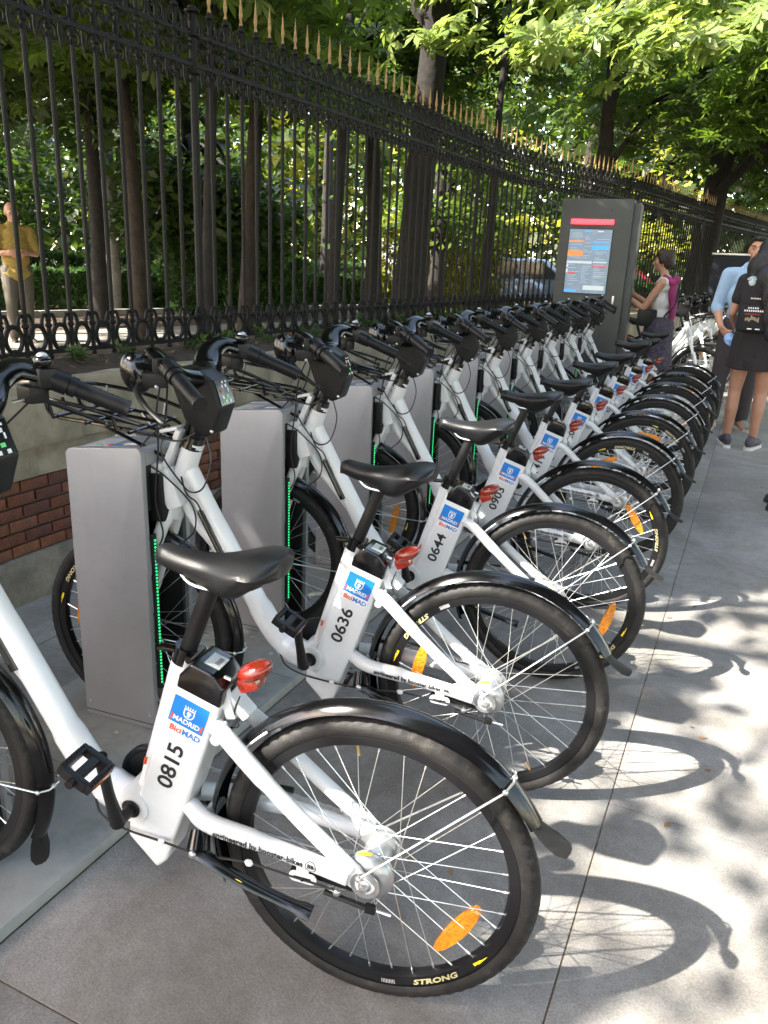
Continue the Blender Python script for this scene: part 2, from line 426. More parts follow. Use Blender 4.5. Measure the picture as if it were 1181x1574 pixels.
for r_ in range(6):
    for c_ in range(50):
        s = sb0+c_*.1475+(.074 if r_ % 2 else 0)
        a, rz = fpt(s, .332+random.uniform(-.003, .003), .213+rowh*(r_+.5)+.001)
        o = inst('brick', bms[random.choice([0, 0, 1, 1, 2, 3, 4])], wall); o.location = a
        o.rotation_euler = (random.uniform(-.01, .01), 0, rz+random.uniform(-.008, .008)); o.scale = (random.uniform(.96, 1.02), 1, random.uniform(.92, 1.03))
    sr = [sb0-(k+1)*.1475+(.074 if r_ % 2 else 0) for k in range(24)]+[sb0+50*.1475+k*.1475+(.074 if r_ % 2 else 0) for k in range(150)]
    for s in sr:
        if s < WS or s > FL-.3: continue
        a, rz = fpt(s, .332, .213+rowh*(r_+.5)+.001); M = Matrix.Rotation(rz, 3, 'Z'); rest.m = random.randrange(5)
        rest.box(a, (.137, .06, .046), R=M)
o = rest.build('brick_courses', bricks_m, wall); tag(o, kind='stuff')
# soil and weeds on the wall top
so = MB()
for j in range(200):
    s0 = WS+(FL-WS-.3)*j/200
    for (off, z) in ((.30, .948), (.16, .985), (0, .99), (-.3, .975)):
        p = fpt(s0, off+random.uniform(-.02, .02), z+random.uniform(-.012, .012))[0]; so.V.append(p)
for j in range(199):
    for k in range(3): so.F.append((4*j+k, 4*j+k+1, 4*j+5+k, 4*j+4+k)); so.M.append(0)
so = so.build('soil_bank', soil, None); tag(so, 'strip of dark soil and litter along the wall top at the foot of the railings', 'soil', kind='stuff')

# ------------------------------------------------------------------ leaves
def vnoise(x, y, seed=0):
    xi = np.floor(x).astype(int); yi = np.floor(y).astype(int); xf = x-xi; yf = y-yi
    def h(a, b): return ((np.sin(a*127.1+b*311.7+seed*74.7)*43758.5453) % 1.0)
    u = xf*xf*(3-2*xf); v = yf*yf*(3-2*yf)
    return (h(xi, yi)*(1-u)+h(xi+1, yi)*u)*(1-v)+(h(xi, yi+1)*(1-u)+h(xi+1, yi+1)*u)*v
def fbm(x, y, seed=0): return .55*vnoise(x, y, seed)+.3*vnoise(x*2.1, y*2.1, seed+1)+.15*vnoise(x*4.3, y*4.3, seed+2)
# sun gaps: openings in the canopy, given where their light lands (x, y at ground level), with a radius
# (gx, gy, rx, ry, lowest leaf height removed, strength)
GAPS = [(.40, 2.25, .92, .78, 2.2, 1.0), (.35, 1.5, .62, .36, 2.2, 1), (.45, 3.45, .80, .78, 2.2, 1.0), (-.25, 2.75, .32, .3, 2.2, .9), (.7, 2.2, .6, .9, 2.2, .9), (-.67, 1.09, .07, .06, 2.2, 1), (-.93, 1.27, .06, .06, 2.2, 1), (-.52, 1.42, .10, .07, 2.2, 1),
        (-.36, 1.52, .10, .08, 2.2, 1), (.6, 14.8, 3.1, 4.2, 6.6, 1.0), (2.9, 17.0, 2.4, 3.0, 5.2, .9), (-.75, 12.9, .55, .85, 3.05, 1), (-.15, 13.9, .5, .75, 3.05, 1), (-1.3, 12.2, .5, .55, 3.05, 1), (-.2, 11.4, 1.1, 1.2, 5.0, .9), (-1.45, 2.9, .16, .2, 2.2, .7), (-.25, 2.75, .16, .14, 2.2, .8), (-1.3, 3.4, .25, .25, 2.2, .6),
        (-1.75, 2.05, .10, .14, 2.2, .7), (-2.0, 2.4, .07, .16, 2.2, .6), (-.45, 3.55, .12, .10, 2.2, .7), (-1.27, 2.15, .06, .12, 2.2, .9), (-1.12, 2.42, .05, .10, 2.2, .9), (-1.38, 1.95, .05, .07, 2.2, .8), (-1.2, 2.98, .12, .10, 2.2, .9), (-1.05, 3.2, .05, .12, 2.2, .8), (-.3, 4.5, .12, .12, 2.2, .6), (-1.15, 10.8, .5, .5, 2.2, .8),
        (-1.2, 12.6, 1.0, 1.3, 2.2, .8), (-12, 19, 3, 6, 4, .7), (-7, 20, 3.0, 5, 3, 1.0), (-8, 31, 9, 8, 3, 1.0), (-18, 24, 5, 6, 4, 1), (-12.5, 10.5, .6, 1.2, 3, .7), (-13.5, 14, 1.0, 1.6, 3, .7)]
def open_to_sun(P, pad=.0, own=False):
    """0..1 how much a leaf at P stands in a sun gap"""
    gx = P[:, 0]+P[:, 2]*KX; gy = P[:, 1]+P[:, 2]*KY; out = np.zeros(len(P))
    wob = .75+.5*fbm(gx*1.7, gy*1.7, 5)+.35*(fbm(gx*5, gy*5, 9)-.5)
    for (x, y, rx, ry, zmin, st) in GAPS:
        d = np.sqrt(((gx-x)/(rx+min(pad, .9*rx)))**2+((gy-y)/(ry+min(pad, .9*ry)))**2)/wob
        if zmin > 5 and not own: zmin = 2.2
        out = np.maximum(out, np.where(P[:, 2] > zmin, st*np.clip((1.08-d)/.16, 0, 1), 0))
    out = np.maximum(out, np.where(P[:, 2] > 2.5, np.clip((fbm(gx*2.3, gy*2.3, 3)-.80)/.03, 0, 1), 0))
    return out
def rotmats(n, up_bias=1.0, rg=rng, lean=0):
    nrm = rg.normal(size=(n, 3))*.55; nrm[:, 2] += up_bias; nrm += np.array([-.5, -.75, .3])*lean; nrm /= np.linalg.norm(nrm, axis=1)[:, None]
    t = rg.normal(size=(n, 3)); t -= (t*nrm).sum(1)[:, None]*nrm; t /= np.linalg.norm(t, axis=1)[:, None]
    b = np.cross(nrm, t); return np.stack([t, b, nrm], 2)
def palmate():
    V = []; F = []
    for k, (a, L) in enumerate(zip(np.radians([-140, -95, -48, 0, 48, 95, 140]), [.45, .7, .92, 1, .92, .7, .45])):
        ca, sa = math.cos(a), math.sin(a); w = .17*L; n = len(V)
        V += [(0, 0, 0), (ca*.62*L+sa*w, sa*.62*L-ca*w, -.05), (ca*L, sa*L, -.22*L), (ca*.62*L-sa*w, sa*.62*L+ca*w, -.05)]
        F.append((n, n+1, n+2, n+3))
    return np.array(V), F
def simple_leaf():
    return np.array([(0, 0, 0), (.5, -.28, -.03), (1, 0, -.12), (.5, .28, -.03)]), [(0, 1, 2, 3)]
def spray():
    # a twig tip with five leaves
    V = []; F = []
    for a, L, o in ((-1.9, .8, 0), (-.9, 1, .25), (0, 1.1, .4), (.9, 1, .25), (1.9, .8, 0)):
        ca, sa = math.cos(a), math.sin(a); w = .26*L; n = len(V); ox = o
        V += [(ox, 0, 0), (ox+ca*.5*L+sa*w, sa*.5*L-ca*w, .03), (ox+ca*L, sa*L, -.12), (ox+ca*.5*L-sa*w, sa*.5*L+ca*w, .03)]
        F.append((n, n+1, n+2, n+3))
    return np.array(V), F
def leaf_mesh(name, P, size, base, m, parent, up=1.0, rg=rng, szvar=.35, lean=0):
    bV, bF = base; n = len(P); nv = len(bV); nf = len(bF)
    R = rotmats(n, up, rg, lean); sc = size*(1+szvar*(rg.random(n)*2-1))
    V = np.einsum('nij,kj->nki', R, bV)*sc[:, None, None]+P[:, None, :]
    V = V.reshape(-1, 3)
    F = (np.array(bF)[None]+(np.arange(n)*nv)[:, None, None]).reshape(-1, 4)
    me = bpy.data.meshes.new(name); me.vertices.add(len(V)); me.vertices.foreach_set('co', V.ravel().astype(np.float32))
    me.loops.add(F.size); me.loops.foreach_set('vertex_index', F.ravel().astype(np.int32))
    me.polygons.add(len(F)); me.polygons.foreach_set('loop_start', (np.arange(len(F))*4).astype(np.int32))
    at = me.attributes.new('tint', 'FLOAT', 'FACE')
    at.data.foreach_set('value', np.repeat(rg.random(n), nf).astype(np.float32))
    me.materials.append(m); me.update(calc_edges=True)
    return link(bpy.data.objects.new(name, me), parent)
def crown_points(blobs, n, clump=.42, per=22, flat=.35, rg=rng, shell=.55):
    """leaf positions: clumps spread through ellipsoids (cx,cy,cz,rx,ry,rz)"""
    vol = np.array([b[3]*b[4]*b[5] for b in blobs])**.8; vol /= vol.sum(); out = []; cents = []
    for b, f in zip(blobs, vol):
        nc = max(3, int(n*f/per)); d = rg.normal(size=(nc, 3)); d /= np.linalg.norm(d, axis=1)[:, None]
        r = shell+(1-shell)*rg.random(nc)**.6; r *= rg.random(nc)**.25
        c = np.array(b[:3])+d*r[:, None]*np.array(b[3:]); cents.append(c)
        k = rg.poisson(per, nc); idx = np.repeat(np.arange(nc), k)
        o = rg.normal(size=(len(idx), 3))*np.array([1, 1, flat])*clump*(.6+.8*rg.random(nc))[idx][:, None]
        out.append(c[idx]+o)
    return np.concatenate(out), np.concatenate(cents)
def tree(label, x, y, z0, r0, h, lean, blobs, n, base, size, leafm, barkm=bark, clump=.42, per=22, gap=True, limbs=9, group=None, up=1.0, name='tree', pad=.08, sheet=0, own=False):
    rg = np.random.default_rng(abs(int(x*991+y*577)) % 99991)
    root = empty(name, (x, y, z0)); tag(root, label, 'tree', group)
    top = Vector((lean[0], lean[1], h))
    mb = MB()
    pts = bez([(0, 0, -.1), (lean[0]*.15+.03, lean[1]*.1, h*.3), (lean[0]*.55-.04, lean[1]*.5+.05, h*.65), top], 7)
    rs = [r0*(1.35-.35*min(1, i/4))*(1-.55*i/len(pts)) for i in range(len(pts))]
    mb.tube(pts, rs, 12)
    P, C = crown_points(blobs, n, clump, per, rg=rg)
    if gap:
        g = open_to_sun(P, pad, own); P = P[rg.random(len(P)) > g*.985]
    if sheet:
        # crown shaped to render sunlit: only the leaves nearest the sun remain
        sv = np.array(SUN); e1 = np.cross(sv, [0, 0, 1]); e1 /= np.linalg.norm(e1); e2 = np.cross(sv, e1)
        key = np.floor(P @ e1/.3).astype(int)*4000+np.floor(P @ e2/.3).astype(int); order = np.lexsort((-(P @ sv), key)); ks = key[order]
        start = np.r_[True, ks[1:] != ks[:-1]]; idx = np.arange(len(ks)); rank = idx-np.maximum.accumulate(np.where(start, idx, 0))
        P = P[order[rank < sheet]]
    # never grow leaves into the street side space of the docks and riders
    low = (P[:, 2] < 2.9) & (P[:, 0] > -3.6+np.maximum(0, P[:, 1]-8)*.2); P = P[~low]
    low = (P[:, 2] < 3.25) & (P[:, 0] > -3.0+np.maximum(0, P[:, 1]-8)*.2) & (P[:, 1] < 14); P = P[~low]
    if gap: C = C[open_to_sun(C) < .05]
    cc = C[rg.permutation(len(C))[:limbs]]
    for c in cc:
        c = Vector(c)-Vector((x, y, z0)); st = pts[int(len(pts)*rg.uniform(.45, .9))]
        mid = st.lerp(c, .5)+Vector((0, 0, .25)); mb.tube(bez([st, mid, c], 5), [r0*.34*(1-.8*i/11) for i in range(11)], 6)
    mb.build('trunk', barkm, root)
    cr = leaf_mesh('crown', P-np.array([x, y, z0]), size, base, leafm, root, up, rg, lean=(.9 if sheet else .15))
    return root
LEAVES_ON = True
T = tree
CH = palmate(); SP = spray(); SL = simple_leaf()
# near chestnuts just behind the railings (their low boughs hang at the top left)
T('chestnut tree with brown leaning trunk between the two darker trunks at the left', -7.29, 8.24, .3, .11, 6.0, (-.8, .6), [(-6.8, 7.2, 5.2, 2.8, 2.6, 1.9), (-8.6, 9.2, 4.9, 2.4, 2.3, 1.8), (-5.6, 5.2, 5.6, 2.2, 2.2, 1.6), (-6.6, 6.4, 3.9, 1.6, 1.5, .8), (-5.4, 6.6, 4.2, 1.3, 1.3, .8)], 8000, CH, .20, leaf_chest, bark2)
T('slim dark trunk rising right behind the railings near the left tall post', -5.45, 7.16, .3, .075, 6.2, (.3, .2), [(-4.9, 7.6, 5.1, 2.2, 2.6, 1.7), (-4.2, 5.6, 5.9, 1.8, 2.2, 1.5), (-4.6, 8.4, 4.0, 1.3, 1.6, .8), (-4.2, 7.2, 4.3, 1.0, 1.3, .7)], 5600, CH, .19, leaf_chest)
T('chestnut tree with straight brown trunk just right of the slim dark one', -6.8, 9.89, .3, .13, 6.5, (.4, .3), [(-6.4, 10.4, 5.0, 2.6, 2.6, 1.7), (-5.0, 9.2, 5.4, 2.2, 2.0, 1.6), (-5.6, 9.6, 3.9, 1.5, 1.4, .7)], 5400, CH, .19, leaf_chest, bark2)
T('dark tree trunk right of the brown chestnut trunk, seen through the railings', -5.57, 10.2, .3, .09, 6.5, (.3, .2), [(-4.7, 11.4, 5.6, 2.2, 2.4, 1.8), (-3.6, 9.0, 6.3, 1.8, 2.2, 1.5)], 3800, CH, .19, leaf_chest)
T('dark tree standing left of the white pale trunk, deep in the park', -9.75, 10.04, .3, .13, 6.5, (.2, -.2), [(-9.6, 9.6, 5.2, 2.8, 2.6, 2.1), (-11.4, 11.0, 5.0, 2.2, 2.6, 1.9)], 4600, SP, .17, leaf_dark)
T('dark tree behind the man in the yellow shirt', -10.2, 7.6, .3, .12, 6.5, (-.2, .2), [(-9.6, 7.0, 5.0, 2.4, 2.4, 2.0), (-12.0, 8.6, 5.0, 2.4, 2.4, 2.0)], 4200, SP, .17, leaf_dark)
T('twin trunked tree, left stem, behind the railings in the middle', -6.5, 13.52, .3, .16, 7, (-.5, .2), [(-6.6, 13.6, 5.4, 2.6, 2.6, 1.9), (-8.4, 12.4, 5.6, 2.3, 2.2, 1.8)], 4300, CH, .20, leaf_chest)
T('thinner right stem beside the thick twin trunk, behind the railings', -6.2, 14.5, .3, .10, 7, (.8, .2), [(-5.0, 14.6, 5.8, 2.3, 2.2, 1.9)], 2600, CH, .20, leaf_chest)
T('slender tree in front of the sunlit yellow hedge', -4.3, 13.2, .3, .08, 6, (.1, .2), [(-3.9, 12.6, 5.4, 1.8, 2.0, 1.5)], 2200, CH, .20, leaf_chest)
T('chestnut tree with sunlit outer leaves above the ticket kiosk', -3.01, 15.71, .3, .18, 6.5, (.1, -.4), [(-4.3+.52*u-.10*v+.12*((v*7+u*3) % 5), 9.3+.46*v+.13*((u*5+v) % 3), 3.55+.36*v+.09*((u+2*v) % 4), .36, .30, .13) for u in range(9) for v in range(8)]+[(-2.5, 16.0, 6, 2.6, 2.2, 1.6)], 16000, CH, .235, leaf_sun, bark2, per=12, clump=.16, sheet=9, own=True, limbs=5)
T('large dark chestnut tree with thick trunk at the right, behind the railings', -1.27, 17.2, .3, .30, 6.0, (.5, -.3), [(-.2, 15.0, 4.7, 2.6, 2.4, 1.5), (1.2, 17.6, 4.6, 2.6, 3.2, 1.7), (-1.6, 18.2, 5.4, 3.0, 2.6, 2.0), (.9, 12.6, 5.2, 1.8, 2.2, 1.3), (.6, 19.5, 3.9, 2.0, 2.0, 1.0)], 11500, CH, .20, leaf_chest, per=30, own=True)
# the canopy over the pavement and the path (outside the frame, it shades the docks)
T('tall chestnut tree by the path left of the view, its crown over the pavement', -8.6, -.6, .3, .30, 6.5, (1.0, -.5), [(-4.2, -1.5, 6.2, 2.3, 2.2, 1.1), (-5.2, 1.6, 6.6, 2.7, 2.4, 1.3), (-2.9, .1, 5.4, 1.6, 1.7, .9), (-4.0, -3.4, 6.0, 2.2, 1.6, 1.0), (-3.4, -1.2, 4.9, 1.5, 1.5, .7), (-4.6, .4, 5.2, 1.6, 1.8, .8)], 13500, SP, .21, leaf_chest, per=26, clump=.5, limbs=14, pad=.2)
T('tall chestnut tree behind the railings at the left, crown high over the path', -7.6, 3.6, .3, .28, 8, (.6, .6), [(-5.2, 4.4, 6.8, 2.9, 2.6, 1.3), (-3.8, 6.2, 6.5, 2.0, 2.2, 1.2), (-8.0, 5.0, 6.6, 2.8, 2.8, 1.4), (-9.5, 1.5, 6.6, 2.8, 2.8, 1.4), (-4.6, 2.6, 5.4, 1.5, 1.8, .8)], 12500, SP, .22, leaf_chest, per=26, clump=.5, limbs=14, pad=.2)
T('tall chestnut tree spreading over the rear part of the bicycle rack', -5.0, 11.6, .3, .26, 8.5, (.9, -.6), [(-3.9, 8.6, 7.2, 2.2, 2.0, 1.1), (-6.8, 7.4, 8, 2.6, 2.4, 1.2), (-9.0, 6.0, 8, 2.6, 2.4, 1.2), (-6.5, 11.0, 8.2, 2.8, 2.4, 1.3), (-10, 10, 8, 3, 2.8, 1.3)], 9500, SP, .24, leaf_chest, per=26, clump=.5, pad=.2)
# farther trees and shrubs
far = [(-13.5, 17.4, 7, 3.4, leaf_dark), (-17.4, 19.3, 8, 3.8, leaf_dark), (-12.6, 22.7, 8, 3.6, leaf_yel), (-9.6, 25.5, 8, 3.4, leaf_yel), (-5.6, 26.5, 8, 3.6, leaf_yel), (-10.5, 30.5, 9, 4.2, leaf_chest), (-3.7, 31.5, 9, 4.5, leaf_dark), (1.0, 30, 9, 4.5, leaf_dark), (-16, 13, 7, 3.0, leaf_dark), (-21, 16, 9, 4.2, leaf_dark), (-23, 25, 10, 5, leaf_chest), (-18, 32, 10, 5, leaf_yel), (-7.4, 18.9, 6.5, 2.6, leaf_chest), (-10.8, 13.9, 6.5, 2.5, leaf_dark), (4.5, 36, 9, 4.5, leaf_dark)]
flab = ['far dark tree left of centre in the park', 'far dark tree behind the second hedge', 'yellow-green sunlit tree in the park centre', 'sunlit yellow tree behind the parked van', 'sunlit tree right of the parked van', 'tall green tree at the back of the park', 'tall dark tree beyond the kiosk', 'dark tree at the far end of the railings', 'dark tree far behind the yellow-shirted man', 'broad dark tree at the far left of the park', 'broad green tree on the left skyline', 'tall yellow-green tree at the park edge', 'green tree behind the twin trunks', 'dark tree with slim trunk between the hedges', 'last dark tree along the street']
for (x, y, h, r, m), lb in zip(far, flab):
    g = np.random.default_rng(int(abs(x*13+y*7)))
    bl = [(x+g.uniform(-.6, .6)*r*.6, y+g.uniform(-.6, .6)*r*.6, h*g.uniform(.35, .85), r*g.uniform(.5, .75), r*g.uniform(.5, .75), r*g.uniform(.4, .6)) for _ in range(5)]
    T(lb, x, y, .3, .16+.02*r, h*.75, (g.uniform(-.5, .5), g.uniform(-.4, .4)), bl, 10500, SL, .21, m, per=60, clump=.5, limbs=6, group='trees in the park')
# the bare pale trunk deep in the park
pt = empty('tree', (-11.9, 12.6, .3)); tag(pt, 'pale grey tree trunk catching light deep in the park', 'tree')
mb = MB(); mb.tube(bez([(0, 0, -.1), (.05, 0, 1.6), (-.1, .1, 3.6), (.1, 0, 5.4)], 6), .17, 10); mb.build('trunk', mat('bark_pale', (.26, .25, .22), .9, noise=.4, nscale=9, bump=.6, bscale=14), pt)
P, C = crown_points([(-11.9, 12.6, 5.6, 1.8, 1.8, 1.2)], 1400); leaf_mesh('crown', P-np.array([-11.9, 12.6, .3]), .17, SP, leaf_dark, pt)

def hedge(label, pts, w, h, n, m, z0=.3, size=.075, cat='hedge'):
    P = []
    for i in range(len(pts)-1):
        a, b = np.array(pts[i]), np.array(pts[i+1]); L = np.linalg.norm(b-a); k = int(n*L/sum(np.linalg.norm(np.array(pts[j+1])-np.array(pts[j])) for j in range(len(pts)-1)))
        t = rng.random(k); d = (b-a)/L; nn = np.array([-d[1], d[0]]); face = rng.integers(0, 3, k)
        u = rng.uniform(-1, 1, k); zz = rng.random(k)
        u = np.where(face == 0, -1+.12*rng.random(k), np.where(face == 1, 1-.12*rng.random(k), u)); zz = np.where(face == 2, 1-.07*rng.random(k), zz)
        xy = a+d*(t*L)[:, None]+nn*(u*w/2)[:, None]
        hh = h*(1+.16*(fbm(xy[:, 0]*1.3, xy[:, 1]*1.3, 4)-.5))
        P.append(np.column_stack([xy, z0+zz*hh]))
    P = np.concatenate(P); x, y = pts[0]
    root = empty(cat, (x, y, z0)); tag(root, label, cat)
    leaf_mesh('foliage', P-np.array([x, y, z0]), size, SP, m, root, .35, szvar=.5)
    mb = MB()
    for i in range(len(pts)-1):
        a = Vector((*pts[i], z0))-Vector((x, y, z0)); b = Vector((*pts[i+1], z0))-Vector((x, y, z0)); k = int((b-a).length/.5)
        for j in range(k):
            c = a.lerp(b, (j+.5)/k)
            for _ in range(2): mb.tube([c, c+Vector((random.uniform(-w, w)*.4, random.uniform(-w, w)*.4, h*.85))], [.02, .006], 5)
    mb.build('stem', bark, root)
hedge('near clipped dark hedge beyond the park path', [(-15.5, 3.0), (-13.6, 10.4), (-9.6, 24)], .8, .78, 21000, leaf_hedge)
hedge('second clipped hedge farther into the park', [(-19.5, 5), (-17.5, 12), (-13.0, 26)], .9, 1.1, 14000, leaf_hedge, size=.09)
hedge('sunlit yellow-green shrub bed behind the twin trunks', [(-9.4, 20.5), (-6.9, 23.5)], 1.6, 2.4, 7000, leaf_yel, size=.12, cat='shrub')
hedge('loose dark shrub in the middle of the park left of the twin trunks', [(-11.4, 13.6), (-9.6, 15.8)], 1.4, 2.2, 6000, leaf_hedge, size=.10, cat='shrub')
hedge('tall dark shrub beyond the hedge behind the brown trunk', [(-13.4, 15.2), (-12.2, 18)], 1.6, 2.9, 7000, leaf_hedge, size=.11, cat='shrub')
hedge('low dark bushes behind the kiosk along the railings', [(-3.6, 18), (-2.0, 23)], 1.0, .9, 6000, leaf_hedge, size=.09, cat='shrub')
# leaf litter on the soil of the park and on the pavement
P = np.column_stack([rng.uniform(-16, -9.5, 5200), rng.uniform(3, 24, 5200), np.full(5200, .31)]); P = P[P[:, 0] < -9.8+(P[:, 1]-8.9)*.27]
o = leaf_mesh('leaf_litter', P, .075, SL, leaf_litter, None, 2.5); tag(o, 'brown fallen leaves scattered on the soil beyond the park path', 'leaves', kind='stuff')
k = 2600; ss = rng.uniform(WS, FL-2, k)
P = np.array([tuple(fpt(s_, rng.uniform(-.25, .3), .993+rng.uniform(-.006, .008))[0]) for s_ in ss])
o = leaf_mesh('wall_litter', P, .035, SL, leaf_litter, None, 2.0); tag(o, 'dry leaf bits along the wall top under the railings', 'leaves', kind='stuff')
P = np.column_stack([rng.uniform(-1.2, .9, 46), rng.uniform(.9, 8, 46), np.full(46, .004)])
o = leaf_mesh('pavement_litter', P, .028, SL, leaf_litter, None, 3.0, szvar=.6); tag(o, 'few dry leaf scraps lying on the pavement slabs', 'leaves', kind='stuff')
wm = leaf_mat('weed_leaf', (.04, .075, .018), (.07, .115, .026), (1.8, 1.8, 1))
def weed(x_s, off, r, n, lb):
    c, _ = fpt(x_s, off, .985); root = empty('weed', c); tag(root, lb, 'plant', 'weeds at the foot of the railings')
    mb = MB(); P = []
    for i in range(n):
        a = random.uniform(0, 2*PI); l = random.uniform(.4, 1)*r; tip = Vector((math.cos(a)*l*.8, math.sin(a)*l*.8, l*random.uniform(.3, 1)))
        mb.tube([Vector((0, 0, 0)), tip*.5+Vector((0, 0, l*.15)), tip], .0016, 4); P += [tip, tip*.7+Vector((0, 0, l*.12))]
    mb.build('stem', wm, root)
    leaf_mesh('foliage', np.array([tuple(p) for p in P]), .034, SP, wm, root, .8)
for wi, (y, off, r, n) in enumerate([(2.55, .12, .08, 12), (2.86, .16, .10, 14), (3.2, .12, .07, 10), (3.62, .18, .12, 18), (3.95, .1, .16, 26), (4.35, .14, .14, 22), (4.9, .12, .15, 24), (5.3, .1, .12, 18), (5.7, .12, .18, 26), (6.2, .1, .12, 18), (6.7, .12, .16, 22), (7.2, .1, .16, 22), (7.6, .12, .18, 26), (8.3, .12, .2, 26), (8.9, .1, .14, 22), (2.25, .1, .07, 10)]):
    weed(s_at_y(y), off, r*.75, n//4+2, 'small green weed on the wall top under the railings, ' + ['second', 'third', 'fourth', 'fifth', 'sixth', 'seventh', 'eighth', 'ninth', 'tenth', 'eleventh', 'twelfth', 'thirteenth', 'fourteenth', 'fifteenth', 'last', 'first'][wi] + ' from the left')

# ------------------------------------------------------------------ railings
fence = empty('iron_railings', (0, 0, 0)); tag(fence, 'tall black iron park railings with gilt spear tips, standing on the wall', 'railings')
ZB, ZT = .95, 2.93
mb = MB(); mb.tube([(0, 0, ZB), (0, 0, ZB+.03)], .016, 8); mb.tube([(0, 0, ZB+.03), (0, 0, 1.0)], [.010, .015], 8); mb.tube([(0, 0, 1.0), (0, 0, 2.76)], .0112, 8)
mb.ell((0, 0, 1.145), (.018, .018, .014), seg=8, rings=5); mb.ell((0, 0, 2.62), (.020, .020, .016), seg=8, rings=5); mb.ell((0, 0, 2.44), (.019, .019, .018), seg=8, rings=5); mb.ell((0, 0, 2.735), (.022, .022, .016), seg=8, rings=5)
bar0 = mb.build('bar', iron, fence); bar_me = bar0.data
mb = MB(); mb.tube([(0, 0, 2.745), (0, 0, 2.765), (0, 0, 2.785), (0, 0, 2.81), (0, 0, 2.93)], [.009, .012, .007, .0135, .001], 6, flat=(1, .75))
fin0 = mb.build('finial', gold, bar0); fin_me = fin0.data
# ring bay: oval ring with curling horns, standing on the bottom rail
mb = MB(); rr = []
for k in range(20):
    a = 2*PI*k/20; rr.append((math.cos(a)*.050, 0, 1.087+math.sin(a)*.060))
mb.tube(rr, .0115, 7, closed=True)
for sx in (-1, 1):
    mb.tube(bez([(sx*.046, 0, 1.105), (sx*.030, 0, 1.150), (sx*.045, 0, 1.195), (sx*.066, 0, 1.185), (sx*.060, 0, 1.165)], 4), [.012-.0004*i for i in range(17)], 6)
    mb.ell((sx*.030, 0, 1.150), (.013, .010, .012), seg=7, rings=4)
    mb.ell((sx*.061, 0, 1.085), (.014, .012, .020), seg=7, rings=4)
mb.ell((0, 0, 1.034), (.020, .014, .012), seg=7, rings=4)
ring0 = mb.build('ring_ornament', iron, fence); ring_me = ring0.data
# top frieze bay: scrolls above, between and under the rails
mb = MB()
for sx in (-1, 1):
    mb.tube(bez([(sx*.064, 0, 2.635), (sx*.026, 0, 2.655), (sx*.020, 0, 2.700), (sx*.048, 0, 2.725), (sx*.056, 0, 2.700), (sx*.044, 0, 2.690)], 3), .0066, 5)
    mb.tube(bez([(sx*.010, 0, 2.490), (sx*.050, 0, 2.500), (sx*.060, 0, 2.540), (sx*.036, 0, 2.565), (sx*.022, 0, 2.545)], 3), .0066, 5)
    mb.tube(bez([(sx*.066, 0, 2.585), (sx*.030, 0, 2.590), (sx*.012, 0, 2.605)], 3), .007, 5)
    mb.tube(bez([(sx*.062, 0, 2.465), (sx*.030, 0, 2.440), (sx*.030, 0, 2.405), (sx*.052, 0, 2.395), (sx*.056, 0, 2.415)], 3), .0066, 5)
mb.tube([(0, 0, 2.63), (0, 0, 2.665), (0, 0, 2.70)], [.012, .010, .002], 6)
mb.tube([(0, 0, 2.47), (0, 0, 2.43), (0, 0, 2.37)], [.010, .013, .002], 6)
mb.ell((0, 0, 2.545), (.020, .010, .024), seg=8, rings=5)
sc0 = mb.build('scroll_ornament', iron, fence); sc_me = sc0.data
NB = 0; s0 = s_at_y(2.693)-.1345*26; first = True; s = s0
while s < FL-.1 and NB < 278:
    post = (NB-35) % 31 == 0
    p, rz = fpt(s, 0, 0)
    o = bar0 if first else inst('bar', bar_me, fence); f = fin0 if first else inst('finial', fin_me, o)
    o.location = p; o.rotation_euler = (0, 0, rz)
    if post: o.scale = (2.0, 2.0, 1); f.scale = (1, 1, 1.028)
    q, rz2 = fpt(s+.06725, 0, 0)
    a = ring0 if first else inst('ring_ornament', ring_me, fence); a.location = q; a.rotation_euler = (0, 0, rz2); a.scale = (.90, 1, 1)
    b = sc0 if first else inst('scroll_ornament', sc_me, fence); b.location = q; b.rotation_euler = (0, 0, rz2); b.scale = (.90, 1, 1)
    first = False; NB += 1; s += .1345
send = s
for (z, hh, ww) in ((1.020, .010, .022), (2.625, .009, .020), (2.478, .010, .022)):
    mb = MB(); ns = 90
    for j in range(ns+1):
        sj = s0-.05+(send-s0)*j/ns
        for (o_, dz) in ((-ww/2, -hh), (ww/2, -hh), (ww/2, hh), (-ww/2, hh)): mb.V.append(fpt(sj, o_, z+dz)[0])
    for j in range(ns):
        for k in range(4): mb.F.append((4*j+k, 4*j+(k+1) % 4, 4*j+4+(k+1) % 4, 4*j+4+k)); mb.M.append(0)
    mb.build('rail', iron, fence, smooth=False)

# ------------------------------------------------------------------ base plates and docks
for k in range(-1, 12):
    y = 1.7376+.7602*k
    bp_ = empty('base_plate', (-1.66, y-.30, 0)); tag(bp_, ['painted steel floor plate under the ' + w for w in ['dock out of frame at the left', 'nearest dock', 'second dock', 'third dock', 'fourth dock', 'fifth dock', 'sixth dock', 'seventh dock', 'eighth dock', 'ninth dock', 'last dock by the kiosk', 'kiosk front', 'kiosk rear']][k+1], 'steel plate', 'steel plates under the docks')
    mb = MB(); mb.box((.0, .38, .0175), (.68, .7570, .035), bev=.003); mb.build('plate', plate_m, bp_, auto=30)
    mb = MB()
    for dx, dy in ((-.25, .1), (-.25, .66), (.02, .07), (.02, .20), (.02, .66), (.16, .12)): mb.ell((dx, dy, .036), (.010, .010, .004), seg=10, rings=4)
    o = mb.build('bolt', alu, bp_); tag(o, kind='stuff')
DA = .0859
